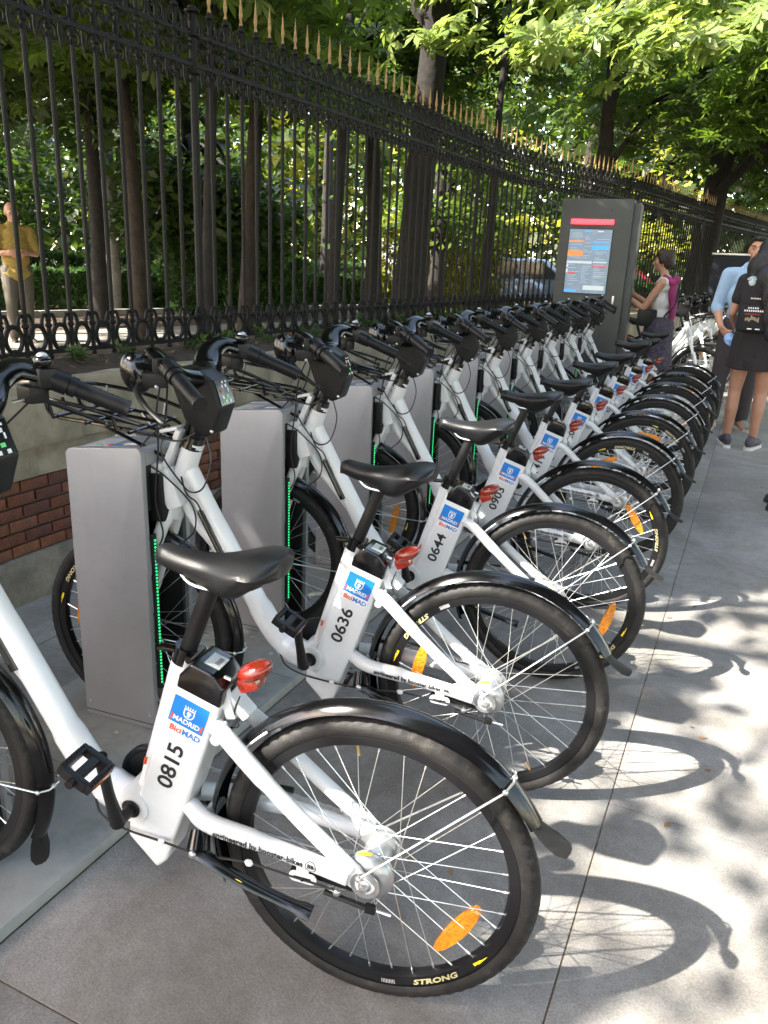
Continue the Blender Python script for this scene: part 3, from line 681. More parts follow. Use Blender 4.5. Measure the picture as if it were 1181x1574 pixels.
def make_dock():
    r = empty('dock', (0, 0, 0), DA)
    W, H, D = .268, .926, .235
    # front panel: top edge slopes a little, rounded corners
    rad = .015; pts = [(0, 0), (0, H-rad), (-.006, H-.006), (-rad, H), (-W+rad, H-.026), (-W+.006, H-.033), (-W, H-rad-.027), (-W, 0)]
    mb = MB(); mb.poly_prism(pts, 0, .022, bev=.0025); mb.build('front_panel', dock_m, r, auto=35)
    pts2 = [(p[0], p[1]) for p in pts]
    mb = MB(); mb.poly_prism(pts2, D-.022, D, bev=.0025); mb.build('rear_panel', dock_m, r, auto=35)
    mb = MB()
    for x, z in ((-.020, .05), (-W+.020, .05)): mb.lathe([(0, -.0022), (.0045, -.0022), (.0052, 0)], 'y', 12, (x, 0, z))
    o = mb.build('panel_screw', alu, r); o['kind'] = 'stuff'
    mb = MB(); mb.box((-W/2, -.0006, .018), (W, .0022, .0016)); mb.build('panel_seam', dock_in, r, smooth=False)
    # cap
    mb = MB(); mb.poly_prism([(.0, H-.055), (.0, H-.003-rad), (-.006, H-.010), (-rad, H-.003), (-W+rad, H-.029), (-W+.006, H-.036), (-W, H-.03-rad), (-W, H-.08)], .0225, D-.0225, bev=.001); mb.build('cap', dock_m, r, auto=35)
    mb = MB()
    mb.box((-.135, .030, .42), (.245, .012, .80)); mb.box((-.135, D-.030, .42), (.245, .012, .80)); mb.box((-.10, D/2, .80), (.19, D-.06, .14)); mb.box((-.24, D/2, .45), (.03, D-.07, .6))
    mb.build('inner_liner', dock_in, r, smooth=False)
    mb = MB(); mb.box((.010, .085, .77), (.05, .085, .15), bev=.012); mb.box((.024, .075, .80), (.04, .02, .05), bev=.006); mb.build('lock_housing', blk, r)
    mb = MB(); mb.box((.006, .030, .40), (.014, .014, .52), bev=.003); lh = mb.build('light_holder', dock_in, r)
    mb = MB()
    for i in range(44): mb.ell((.0145, .027, .165+i*.0111), (.0030, .0042, .0034), seg=6, rings=4)
    mb.build('light_strip', led, lh)
    # map stickers on the cap
    for i, (x, y, w, d, m) in enumerate([(-.19, .10, .09, .11, stick_g), (-.19, .06, .022, .012, led if False else mat('sticker_green', (.1, .45, .12), .5)), (-.155, .06, .02, .012, stick_r), (-.12, .06, .022, .012, stick_b), (-.08, .07, .05, .022, stick_w)]):
        zz = H-.003-(abs(x)-rad)*.026/(W-2*rad)+(.0012 if i == 0 else .0022)
        mb = MB(); mb.box((x, y, zz), (w, d, .0012), R=Matrix.Rotation(-.115, 3, 'Y')); mb.build('sticker', m, r, smooth=False)
    return r
dk0 = make_dock(); index_kids()
ordn = ['out of frame at the left edge', 'nearest the camera', 'second from the camera', 'third from the camera', 'fourth from the camera', 'fifth from the camera', 'sixth from the camera', 'seventh from the camera', 'eighth from the camera', 'ninth in the row', 'last in the row beside the kiosk']
for i, k in enumerate(range(-1, 9)):
    d = dk0 if i == 0 else copy_tree(dk0)
    d.location = (-1.537, 1.700+.7602*k, .0375); d.rotation_euler = (0, 0, DA+random.uniform(-.004, .004))
    tag(d, 'grey metal bicycle dock with green light strip, ' + ordn[i], 'bicycle dock', 'docks in a row along the park wall')

# ------------------------------------------------------------------ bicycle
XF = 1.145   # wheelbase
def arcpt(r, deg, y=0, cx=0, cz=.335): a = math.radians(deg); return Vector((cx+r*math.cos(a), y, cz+r*math.sin(a)))
_spoke = {}
def make_wheel(parent, cx, rear):
    w = empty('wheel', (cx, 0, .335)); w.parent = parent
    # tyre with tread blocks on the shoulders
    prof = []
    for i in range(13):
        t = math.radians(-40+i*(260/12)); prof.append((.3120+.0215*math.sin(t), .0215*math.cos(t)))
    mb = MB(); seg = 216; n = len(prof)
    for k in range(seg):
        a = 2*PI*k/seg; g = (k % 3 == 0)
        for i, (r, h) in enumerate(prof):
            dr = 0
            if i in (4, 8) and g: dr = -.0050
            if i == 6: dr = .0012
            if i in (5, 7): dr = -.0006 if g else .0006
            mb.V.append(Vector(((r+dr)*math.cos(a), h, (r+dr)*math.sin(a))))
    for k in range(seg):
        k2 = (k+1) % seg
        for i in range(n-1): mb.F.append((k*n+i, k2*n+i, k2*n+i+1, k*n+i+1)); mb.M.append(0)
    mb.build('tyre', rubber, w, auto=50)
    mb = MB(); mb.lathe([(.299, -.0150), (.302, -.0125), (.293, -.0125), (.276, -.0105), (.2735, 0), (.276, .0105), (.293, .0125), (.302, .0125), (.299, .0150), (.293, .0150), (.276, .0125), (.2715, 0), (.276, -.0125), (.293, -.0150)], 'y', 96, closed=True)
    mb.build('rim', rimm, w)
    # hub
    mb = MB()
    mb.lathe([(.010, -.062), (.014, -.058), (.016, -.040), (.041, -.034), (.041, -.029), (.020, -.026), (.018, .020), (.020, .026), (.041, .029), (.041, .034), (.016, .040), (.010, .055)] if not rear else
             [(.010, -.062), (.020, -.058), (.024, -.042), (.046, -.036), (.046, -.030), (.032, -.028), (.030, 0), (.032, .022), (.048, .026), (.048, .031), (.040, .034), (.010, .036)], 'y', 28)
    mb.build('hub', hubm, w)
    # spokes: each its own object
    fr = .040 if not rear else .045
    for k in range(36):
        side = 1 if k % 2 else -1; kk = k//2; crs = 1 if kk % 2 else -1
        a0 = 2*PI*k/36; ah = a0+crs*math.radians(62)
        p0 = Vector((fr*math.cos(ah), side*.031, fr*math.sin(ah))); p1 = Vector((.2745*math.cos(a0), side*.003, .2745*math.sin(a0)))
        key = (rear, k)
        if key not in _spoke:
            mb = MB(); mb.tube([p0, p1.lerp(p0, .05)], .00108, 5); mb.tube([p1.lerp(p0, .05), p1], .0021, 5)
            o = mb.build('spoke', steel, w); _spoke[key] = o.data
        else: inst('spoke', _spoke[key], w)
    # reflector clipped between the spokes, facing both sides; angle -147 deg is the reference
    a = math.radians(-147); c = Vector((.213*math.cos(a), 0, .213*math.sin(a))); t = Vector((-math.sin(a), 0, math.cos(a))); nrm = Vector((math.cos(a), 0, math.sin(a)))
    mb = MB(); pr = []
    out = [(-.074, .006), (-.058, .0125), (-.030, .0175), (0, .0190), (.030, .0175), (.058, .0125), (.074, .006), (.074, -.006), (.058, -.0115), (.030, -.015), (0, -.016), (-.030, -.015), (-.058, -.0115), (-.074, -.006)]
    nn = len(out)
    for yy, sc in ((-.010, .93), (-.007, 1), (.007, 1), (.010, .93)):
        for u, v in out: mb.V.append(c+t*u*sc+nrm*v*sc+Vector((0, yy, 0)))
    for j in range(3):
        for i in range(nn): mb.F.append((j*nn+i, j*nn+(i+1) % nn, (j+1)*nn+(i+1) % nn, (j+1)*nn+i)); mb.M.append(0)
    mb.F.append(tuple(range(nn))[::-1]); mb.F.append(tuple(range(3*nn, 4*nn))); mb.M += [0, 0]
    mb.build('reflector', orange, w, auto=30)
    # valve
    mb = MB(); b = math.radians(80); mb.tube([(.272*math.cos(b), 0, .272*math.sin(b)), (.240*math.cos(b), 0, .246*math.sin(b))], .0028, 6); mb.build('valve', gold if rear else blk, w)
    # rim decal
    V, F = text_mesh('STRONG', .017, res=2, bold=.0006)
    def bend(V, mid, rr, sx=1.55, shear=.25):
        out = []
        for v in V:
            x = (v.x+shear*v.y)*sx; ang = math.radians(mid)-(x/rr); r = rr-v.y
            out.append(Vector((r*math.cos(ang), .0172, r*math.sin(ang))))
        return out
    mb = MB(); mb.add(bend(V, -121, .2860), [f for f in F])
    V2, F2 = text_mesh('|||||||||', .011, res=1); mb.m = 1; mb.add(bend(V2, -99, .2860, 1.2, 0), F2)
    mb.m = 2
    for j, (u0, u1) in enumerate(((-141, -145), (-143, -148))):
        q = [arcpt(.281+.003*j, u0, .0172+.0004*j, 0, 0), arcpt(.283+.003*j, u1, .0172+.0004*j, 0, 0), arcpt(.286+.002*j, u1-1, .0172+.0004*j, 0, 0), arcpt(.288+.001*j, u0, .0172+.0004*j, 0, 0)]
        mb.add(q, [(0, 1, 2, 3)])
    mb.build('rim_decal', [mat_cream, stick_w, yel], w, smooth=False)
    return w
mat_cream = mat('decal_cream', (.52, .46, .24), .5)
BU = Vector((-.32, 0, .947)); BV = Vector((-.947, 0, -.32))    # along the battery, across it (rearwards)
def fender(parent, a0, a1, cx, flap_end, r=.369, w=.027):
    mb = MB(); n = 40; m = 8
    for i in range(n+1):
        a = math.radians(a0+(a1-a0)*i/n)
        for j in range(m+1):
            t = -1+2*j/m; rr = r-.014*t*t-.004*t**4; mb.V.append(Vector((cx+rr*math.cos(a), w*t, .335+rr*math.sin(a))))
    for i in range(n):
        for j in range(m):
            q = i*(m+1)+j; mb.F.append((q, q+1, q+m+2, q+m+1)); mb.M.append(0)
    # thickness
    k = len(mb.V); Vn = []
    for i in range(n+1):
        a = math.radians(a0+(a1-a0)*i/n)
        for j in range(m+1):
            t = -1+2*j/m; rr = r-.0025-.014*t*t-.004*t**4; Vn.append(Vector((cx+rr*math.cos(a), w*t*.97, .335+rr*math.sin(a))))
    Fn = [tuple(x for x in f[::-1]) for f in mb.F]
    mb.add(Vn, Fn)
    f = mb.build('fender', gloss, parent)
    # rubber mud flap
    mb = MB(); e = math.radians(flap_end); s_ = math.copysign(1, a1-a0)
    tx = Vector((-math.sin(e), 0, math.cos(e)))*s_; nx = Vector((math.cos(e), 0, math.sin(e))); c = Vector((cx, 0, .335))+nx*(r-.006)
    for i in range(6):
        u = i/5; ww = .024+.012*u; off = .035*u*u
        for j in range(5):
            t = -1+2*j/4; mb.V.append(c+tx*(-.012+.082*u)+nx*(off-.010*t*t)+Vector((0, ww*t*(1 if i < 5 else .7), 0)))
    for i in range(5):
        for j in range(4): q = i*5+j; mb.F.append((q, q+1, q+6, q+5)); mb.M.append(0)
    bm_ = mb.build('mud_flap', rubber, f)
    return f
def make_bike():
    r = empty('bicycle', (0, 0, 0))
    # ---- frame (one welded white body)
    mb = MB()
    dt = bez([(.955, 0, .900), (.880, 0, .760), (.790, 0, .605), (.715, 0, .475), (.650, 0, .385), (.575, 0, .345), (.50, 0, .345)], 6)
    mb.tube(dt, [.0325]*8+[.0335]*10+[.038]*8+[.045]*11, 16, flat=(.86, 1.0))
    mb.tube(bez([(.975, 0, .815), (.930, 0, .735), (.865, 0, .665), (.80, 0, .590)], 5), [.019]*16, 10)
    mb.tube([(.925, 0, .975), (.99, 0, .800)], [.031, .033], 16)                       # head tube
    mb.lathe([(.0, -.049), (.038, -.048), (.040, -.04), (.040, .04), (.038, .048), (0, .049)], 'y', 20, (.535, 0, .36))
    for sy in (1, -1):
        mb.tube(bez([(.408, sy*.024, .384), (.350, sy*.050, .374), (.25, sy*.058, .368), (.13, sy*.064, .356), (.035, sy*.066, .342)], 5), [.0195]*3+[.0205]*8+[.018]*10, 12)
        mb.tube(bez([(.345, sy*.026, .600), (.300, sy*.050, .585), (.225, sy*.058, .520), (.13, sy*.063, .440), (.030, sy*.066, .362)], 5), [.0185]*3+[.0180]*8+[.0160]*10, 12)
        # dropout
        mb.poly_prism([(.075, .368), (.05, .330), (.02, .318), (-.004, .308), (-.020, .318), (-.022, .336), (-.004, .350), (.012, .372), (.04, .392)], sy*.0665-.004, sy*.0665+.004, bev=.001)
        mb.tube([(.33, sy*.05, .575), (.33, -sy*.05, .575)], .012, 8)
        mb.tube([(.36, sy*.05, .375), (.36, -sy*.05, .375)], .014, 8)
    # seat tube spine in front of the battery
    mb.tube([Vector((.53, 0, .35)), Vector((.418, 0, .728))], .023, 14, flat=(1, 1.1))
    BBC = MB(); BBC.lathe([(0, .0495), (.020, .0495), (.022, .052), (.020, .0535), (0, .0535)], 'y', 20, (.535, 0, .36)); BBC.lathe([(0, -.0535), (.027, -.0535), (.029, -.052), (0, -.0495)], 'y', 20, (.535, 0, .36))
    # docking lug near the head
    mb.box((.99, .030, .835), (.055, .050, .125), R=Matrix.Rotation(.36, 3, 'Y'), bev=.018)
    mb.box((1.028, .036, .868), (.050, .040, .085), R=Matrix.Rotation(.12, 3, 'Y'), bev=.012)
    mb.box((1.03, .032, .80), (.03, .036, .05), R=Matrix.Rotation(.5, 3, 'Y'), bev=.010)
    # number plate tab under the chainstay with slot
    fr = mb.build('frame', white, r, auto=50)
    BBC.build('bearing_cup', blk, fr)
    mb = MB(); mb.tube([(.898, .0260, .770), (.820, .0275, .625)], .0125, 12, flat=(.45, 1)); mb.tube([(.902, .030, .775), (.83, .031, .64)], .005, 8); mb.build('cable_slot', gloss, fr)
    mb = MB(); st = [(.128+.024*(1 if math.cos(q_) > 0 else -1)*.72+.0125*math.cos(q_), .321+.0125*math.sin(q_)) for q_ in [2*PI*k/20 for k in range(20)]]; mb.poly_prism(st, .074, .0775, bev=.0008); mb.poly_prism([(.116, .325), (.116, .350), (.142, .350), (.142, .325)], .072, .076, bev=.001); o = mb.build('cable_guide', white, fr)
    mb = MB(); mb.poly_prism([(.110, .319), (.110, .3235), (.147, .3235), (.147, .319)], .0772, .0782); mb.ell((.128, .080, .320), (.005, .003, .005), seg=10, rings=5); mb.build('slot_inlay', blk, fr)
    # chainstay lettering, wrapped on the tube
    V, F = text_mesh('engineered by booster-bikes', .0195, res=2, bold=.0006)
    xs = [v.x for v in V]; L = max(xs)-min(xs); mb = MB()
    def on_stay(u, v):
        x = .326-(u+L/2)/L*.200; z = .3725-(.326-x)*.075; rr = .0226-(.326-x)*.014; y = .0560+(.326-x)*.036; vv = v*.95+.001
        return Vector((x, y+math.sqrt(max(1e-6, rr*rr-vv*vv))*.95+.0008, z+vv))
    mb.add([on_stay(v.x, v.y) for v in V], F)
    ring = []
    for rr_, in ((.0118,), (.0100,)):
        for k in range(24): a = 2*PI*k/24; ring.append((rr_*math.cos(a), rr_*math.sin(a)))
    u0 = L/2+L*.085
    mb.add([on_stay(u0+x*L/.200, z+.001)+Vector((0, .001, 0)) for x, z in ring], [(k, (k+1) % 24, 24+(k+1) % 24, 24+k) for k in range(24)])
    V, F = text_mesh('BB', .0125, res=2, bold=.0006); mb.add([on_stay(u0+v.x*L/.2, v.y+.001)+Vector((0, .001, 0)) for v in V], F)
    mb.build('stay_lettering', ink, fr, smooth=False)
    # ---- fork
    mb = MB()
    mb.tube([(.995, 0, .790), (1.012, 0, .742)], [.030, .036], 14)
    for sy in (1, -1):
        mb.tube(bez([(1.008, sy*.012, .762), (1.020, sy*.036, .715), (1.056, sy*.044, .620), (1.104, sy*.044, .480), (XF, sy*.045, .338)], 5), [.024]*5+[.020]*5+[.016]*6+[.012]*5, 12)
    mb.build('fork', white, r)
    mb = MB(); mb.tube([(.934, 0, .958), (.922, 0, .992)], [.034, .030], 16); mb.build('headset', gloss, r)
    mb = MB(); mb.tube([(.930, 0, .975), (.880, 0, 1.09)], .020, 12); mb.tube([(.97, .0, .955), (.93, 0, 1.06)], .010, 8); mb.build('stem', blk, r)
    # white strut that carries the carrier
    mb = MB(); mb.box((.985, .018, .945), (.018, .045, .150), R=Matrix.Rotation(-.42, 3, 'Y'), bev=.005); mb.box((.985, .018, 1.012), (.06, .05, .010), R=Matrix.Rotation(.25, 3, 'Y'), bev=.003); mb.build('carrier_bracket', white, r)
    # ---- front carrier of bent wire
    mb = MB(); R4 = .0056
    for sy in (-.11, -.035, .035, .11):
        mb.tube(bez([(.975, sy*.35, .985), (1.05, sy*.9, 1.012), (1.20, sy, 1.026), (1.32, sy, 1.036), (1.345, sy, 1.075)], 4), R4, 7)
    for x, z in ((1.06, 1.012), (1.20, 1.026), (1.31, 1.034)): mb.tube([(x, -.125, z), (x, .125, z)], R4, 7)
    loop = bez([(1.02, -.13, 1.04), (1.18, -.145, 1.075), (1.33, -.14, 1.092), (1.375, -.09, 1.098), (1.38, 0, 1.100), (1.375, .09, 1.098), (1.33, .14, 1.092), (1.18, .145, 1.075), (1.02, .13, 1.04)], 5)
    mb.tube(loop, R4+.0005, 7)
    for sy in (-1, 1):
        for x in (1.10, 1.31): mb.tube([(x, sy*.125, 1.012+(x-1.06)*.1), (x, sy*.142, 1.05+(x-1.02)*.14)], R4*.9, 6)
        mb.tube([(1.0, sy*.02, .92), (1.16, sy*.10, 1.02)], R4, 6)
    mb.build('carrier', gloss, r)
    # ---- cockpit: console with display
    mb = MB(); prof = [(.840, 1.012), (.812, 1.090), (.838, 1.168), (.880, 1.192), (.955, 1.195), (.965, 1.140), (.928, 1.045), (.872, 1.000)]
    mb.poly_prism(prof, -.047, .047, bev=.010)
    con = mb.build('console', blk, r)
    d0 = Vector((.812, 0, 1.092)); d1 = Vector((.839, 0, 1.168)); dd = (d1-d0).normalized(); dn = Vector((-dd.z, 0, dd.x)).normalized()
    mb = MB(); q = [d0+dd*.004+Vector((0, .040, 0))+dn*.0025, d0+dd*.004+Vector((0, -.040, 0))+dn*.0025, d1-dd*.002+Vector((0, -.036, 0))+dn*.0025, d1-dd*.002+Vector((0, .036, 0))+dn*.0025]
    mb.add(q, [(0, 1, 2, 3)]); mb.build('display', gloss, con, smooth=False)
    mb = MB()
    g = random.Random(3)
    for i, (u, v, w_, h_, mi) in enumerate([(.70, -.2, .16, .10, 0), (.70, .1, .10, .10, 0), (.85, -.3, .1, .06, 0), (.85, 0, .14, .06, 0), (.55, .25, .12, .10, 1), (.55, -.3, .08, .14, 0), (.33, -.1, .2, .10, 2), (.33, .25, .16, .10, 0), (.15, -.25, .16, .1, 0), (.15, .1, .12, .1, 0), (.15, .3, .1, .1, 2)]):
        c = d0.lerp(d1, u)+Vector((0, v*.07, 0))+dn*.0035; mb.m = mi
        a_, b_ = dd*h_*.045, Vector((0, w_*.035, 0)); mb.add([c-a_-b_, c-a_+b_, c+a_+b_, c+a_-b_], [(0, 1, 2, 3)])
    mb.build('display_symbols', [stick_w, stick_r, mat('symbol_green', (.15, .7, .2), .4)], con, smooth=False)
    mb = MB(); mb.ell((.842, .048, 1.022), (.006, .004, .006), seg=10, rings=5); mb.build('screw', alu, con)
    # ---- handlebar: moulded wings sweeping up, then the grips
    mb = MB()
    for sy in (1, -1):
        pts = bez([(.905, sy*.030, 1.165), (.925, sy*.085, 1.182), (.940, sy*.135, 1.220), (.920, sy*.185, 1.243), (.875, sy*.220, 1.228), (.845, sy*.240, 1.212)], 5)
        mb.tube(pts, [.050-.0011*i for i in range(len(pts))], 14, flat=(1, .60))
    hb = mb.build('handlebar', gloss, r)
    for sy in (1, -1):
        mb = MB(); p0 = Vector((.852, sy*.235, 1.214)); p1 = Vector((.728, sy*.312, 1.150)); n = 24
        pts = [p0.lerp(p1, i/n) for i in range(n+1)]; mb.tube(pts, [.0190+(.0012 if i % 2 else 0)+(.002 if i in (0, n) else 0) for i in range(n+1)], 12)
        mb.build('grip', blk, hb)
        # collar, shifter and brake lever body
        mb = MB(); mb.tube([p0.lerp(p1, -.12), p0.lerp(p1, .12)], .0255, 16); mb.tube([p0.lerp(p1, .14), p0.lerp(p1, .24)], .0235, 16); mb.box(p0.lerp(p1, -.22)+Vector((0, 0, -.004)), (.06, .045, .045), R=Matrix.Rotation(.5*sy, 3, 'Z'), bev=.014); mb.build('shifter_ring', blk, hb)
        mb = MB(); b0 = Vector((.895, sy*.215, 1.205)); mb.box(b0+Vector((.015, 0, -.020)), (.062, .048, .040), R=Matrix.Rotation(.4*sy, 3, 'Z'), bev=.010)
        mb.tube(bez([b0+Vector((.03, sy*.01, -.02)), b0+Vector((.040, sy*.05, -.040)), b0+Vector((-.02, sy*.10, -.075)), b0+Vector((-.085, sy*.13, -.105))], 5), [.008]*10+[.0065]*6, 8, flat=(1, .7))
        mb.ell(b0+Vector((-.085, sy*.13, -.105)), (.009, .009, .009), seg=8, rings=5)
        mb.build('brake_lever', blk, hb)
        mb = MB(); mb.ell(b0+Vector((.012, 0, .010)), (.009, .009, .009), seg=8, rings=5); mb.ell(b0+Vector((.0, sy*.02, -.035)), (.006, .006, .006), seg=8, rings=5); mb.tube([b0+Vector((.02, -sy*.02, -.03)), b0+Vector((.035, -sy*.045, -.035))], .004, 7); mb.build('lever_bolt', alu, hb)
    # bell on the right wing
    mb = MB(); mb.ell((.868, -.205, 1.262), (.021, .021, .015), seg=16, rings=8); mb.build('bell', gloss, hb)
    mb = MB(); mb.ell((.868, -.205, 1.272), (.013, .013, .010), seg=14, rings=7); mb.build('bell_dome', alu, hb)
    # front hood of the left wing
    mb = MB()
    mb.ell((1.0, .165, 1.190), (.044, .030, .058), R=Matrix.Rotation(.35, 3, 'Y'), seg=18, rings=10); mb.tube(bez([(.93, .10, 1.195), (.965, .14, 1.215), (1.0, .165, 1.215)], 5), .030, 12, flat=(1.1, .7))
    mb.build('hand_guard', gloss, hb)
    # ---- cables
    mb = MB()
    C1 = [(.90, .205, 1.18), (.965, .13, 1.08), (1.0, .075, .96), (1.02, .07, .80), (1.005, .062, .70), (1.03, .06, .64)]
    C2 = [(.90, -.205, 1.18), (.97, -.10, 1.06), (.985, -.02, .93), (.93, .055, .84), (.895, .045, .80), (.865, .036, .72)]
    C3 = [(.87, .03, 1.01), (.845, .05, .94), (.865, .06, .86), (.91, .05, .835), (.945, .05, .86), (1.0, .06, .95), (.99, .03, 1.02)]
    C4 = [(.89, .19, 1.17), (.955, .11, 1.05), (1.03, .08, .99), (1.07, .07, .93), (.99, .065, .88), (.91, .055, .80), (.905, .05, .72), (.955, .055, .665)]
    C5 = [(1.10, .03, .985), (1.02, .045, .99), (.95, .05, .985), (.90, .04, 1.01)]
    for c in (C1, C2, C3, C4, C5): mb.tube(bez(c, 8), .0027, 6)
    mb.build('brake_cable', cable, r)
    mb = MB(); mb.tube(bez([(.640, .030, .352), (.61, .050, .325), (.55, .056, .308), (.46, .056, .300), (.36, .072, .308), (.25, .075, .322), (.13, .078, .318), (.06, .08, .315)], 6), .0028, 6); mb.build('rear_cable', cable, r)
    mb = MB(); mb.ell((.460, .056, .300), (.010, .006, .007), seg=8, rings=4); mb.ell((.245, .078, .325), (.010, .006, .008), seg=8, rings=4); mb.build('cable_clip', white, r)
    # ---- battery case: slanted box with bevels
    bc = Vector((.437, 0, .478)); hl = .236; hw = .050
    mb = MB()
    top_ = lambda v, u: bc+BU*u+BV*v
    # outline in (v across rearwards, u along)
    outl = [(-.052, -.196), (-.046, -.224), (.040, -.268), (.056, -.236), (.057, -.10), (.056, .205), (-.052, .222)]
    pts = [top_(v, u) for v, u in outl]
    mb.poly_prism([(p.x, p.z) for p in pts], -.043, .043, bev=.009)
    case = mb.build('battery_case', white, r, auto=50)
    mb = MB(); outl = [(-.044, .196), (-.046, .226), (-.028, .262), (.020, .262), (.052, .240), (.0565, .196)]
    pts = [top_(v, u) for v, u in outl]; mb.poly_prism([(p.x, p.z) for p in pts], -.0455, .0455, bev=.006); cap = mb.build('battery_cap', gloss, r, auto=40)
    RB = Matrix((BV, Vector((0, 1, 0)), BU)).transposed()
    mb = MB(); mb.box(top_(.006, .2628), (.034, .044, .002), R=RB); mb.build('cap_label', stick_g, cap, smooth=False)
    mb = MB()
    for i in range(6): mb.box(top_(.012, .2640)+Vector((0, -.012+i*.0045, 0)), (.010, .0014, .001), R=RB)
    mb.build('cap_barcode', ink, cap, smooth=False)
    # sticker MADRID / BiciMAD on the left face
    yf = .0436
    def fp(v, u, e=0): p = top_(v, u); return Vector((p.x, yf+e, p.z))
    u1, u0_, v0, v1 = .196-.014, .088, -.040, .040
    u1 = .180; u0_ = .091
    mb = MB(); mb.m = 1; mb.add([fp(v0, u0_), fp(v1, u0_), fp(v1, u1), fp(v0, u1)], [(0, 1, 2, 3)])
    mb.m = 0; ub = u0_+.024; mb.add([fp(v0, ub, .0004), fp(v1, ub, .0004), fp(v1, u1, .0004), fp(v0, u1, .0004)], [(0, 1, 2, 3)])
    # crest: plain shield with crown
    cs = [(-.0125, .0), (-.0125, -.014), (-.008, -.021), (0, -.0235), (.008, -.021), (.0125, -.014), (.0125, 0)]
    uc = u1-.020; mb.m = 1; mb.add([fp(a, uc+b, .0008) for a, b in cs], [tuple(range(7))])
    mb.m = 0; mb.add([fp(a*.78, uc-.0025+b*.78, .0011) for a, b in cs], [tuple(range(7))])
    mb.m = 1; mb.add([fp(a, uc-.011+b, .0014) for a, b in ((-.004, -.007), (.003, -.007), (.003, -.002), (.006, .001), (.003, .006), (-.003, .006), (-.005, .001), (-.002, -.001))], [tuple(range(8))])
    for q in (-.0105, -.0052, 0, .0052, .0105): mb.add([fp(q-.0018, uc+.0015, .0008), fp(q+.0018, uc+.0015, .0008), fp(q*1.15, uc+.0085, .0008)], [(0, 1, 2)])
    V, F = text_mesh('MADRID', .0165, res=2, bold=.0004); mb.add([fp(v.x, ub+.0125+v.y, .0010) for v in V], F)
    mb.m = 2
    for sx in (-1, 1): mb.add([fp(sx*.0345-.0022, ub+.004, .001), fp(sx*.0345+.0012, ub+.004, .001), fp(sx*.0345+.0035, ub+.022, .001), fp(sx*.0345-.0005, ub+.022, .001)], [(0, 1, 2, 3)])
    V, F = text_mesh('Bici', .0195, align='RIGHT', res=2, bold=.0006); mb.add([fp(v.x-.004, u0_+.0105+v.y, .0008) for v in V], F)
    mb.m = 3; V, F = text_mesh('MAD', .0195, align='LEFT', res=2, bold=.0006); mb.add([fp(v.x-.003, u0_+.0105+v.y, .0008) for v in V], F)
    mb.build('operator_sticker', [stick_b, stick_w, stick_r, mat('sticker_lightblue', srgb(60, 125, 195), .4)], case, smooth=False)
    mb = MB(); mb.tube([Vector((.505, .034, .47)), Vector((.501, .034, .485))], .0035, 6); mb.build('seal_tag', stick_r, case)
    # ---- seat post, clamp and saddle
    mb = MB(); mb.tube([(.415, 0, .730), (.352, 0, .895)], .0175, 14); mb.build('seat_post', blk, r)
    mb = MB(); mb.tube([(.424, 0, .712), (.412, 0, .748)], .024, 16); mb.tube([(.395, -.03, .732), (.395, .03, .732)], .008, 8); mb.box((.455, 0, .735), (.045, .02, .010), bev=.003); mb.build('seat_clamp', gloss, r)
    sad = MB(); n = 22; m = 14
    for i in range(n+1):
        t = i/n; x = .472-.272*t
        w = .024+.010*math.sin(min(1, t*2)*PI/2)+.062/(1+math.exp(-(t-.60)*12))
        if t > .86: w *= math.sqrt(max(.02, 1-((t-.86)/.155)**2))
        if t < .10: w *= math.sqrt(max(.03, 1-((.10-t)/.105)**2))
        zt = .956-.016*math.sin(PI*min(1, t/.8))+.006*t; th = .036+.040*math.exp(-((t-.60)/.24)**2)
        if t < .1: th *= .6+4*t
        if t > .9: th *= .75
        if t < .1: zt -= .014*(1-t/.1)**2
        for j in range(m):
            a = 2*PI*j/m; cy, cz = math.cos(a), math.sin(a)
            yy = w*(abs(cy)**.8)*math.copysign(1, cy)
            if cz >= 0: zz = zt+.011*cz-(.012*cy*cy)
            else: zz = zt-.012*cy*cy-th*abs(cz)**1.3*(1 if abs(cy) < .9 else .8)
            sad.V.append(Vector((x, yy, zz)))
    for i in range(n):
        for j in range(m): sad.F.append((i*m+j, i*m+(j+1) % m, (i+1)*m+(j+1) % m, (i+1)*m+j)); sad.M.append(0)
    sad.F.append(tuple(range(m))[::-1]); sad.F.append(tuple(range(n*m, n*m+m))); sad.M += [0, 0]
    sd = sad.build('saddle', vinyl, r, auto=70)
    mb = MB()
    for sy in (-1, 1): mb.tube(bez([(.425, sy*.012, .925), (.39, sy*.020, .895), (.33, sy*.022, .890), (.28, sy*.030, .905)], 4), .0035, 6)
    mb.build('saddle_rail', steel, sd)
    mb = MB(); mb.box((.352, 0, .895), (.05, .04, .022), bev=.006); mb.build('rail_clamp', gloss, sd)
    # ---- tail light on its bracket
    mb = MB(); mb.box((.318, .018, .655), (.022, .014, .085), R=Matrix.Rotation(.28, 3, 'Y'), bev=.004); mb.box((.297, 0, .640), (.020, .04, .06), R=Matrix.Rotation(.8, 3, 'Y'), bev=.004)
    br = mb.build('light_bracket', white, r)
    mb = MB(); RL = Matrix.Rotation(.45, 3, 'Y')
    mb.ell((.264, .0, .720), (.040, .030, .019), R=RL, seg=18, rings=9); mb.box((.272, 0, .695), (.046, .044, .030), R=RL, bev=.011)
    tl = mb.build('tail_light', red, r, auto=60)
    mb = MB(); mb.tube([(.312, .036, .716), (.298, .036, .712)], .004, 8); mb.ell((.312, .037, .612), (.005, .004, .005), seg=8, rings=5); mb.build('bracket_screw', alu, br)
    mb = MB(); mb.tube(bez([(.288, .02, .668), (.300, .022, .63), (.292, .02, .600), (.315, .02, .590), (.325, .02, .575)], 5), .0018, 6); mb.build('light_wire', cable, tl)
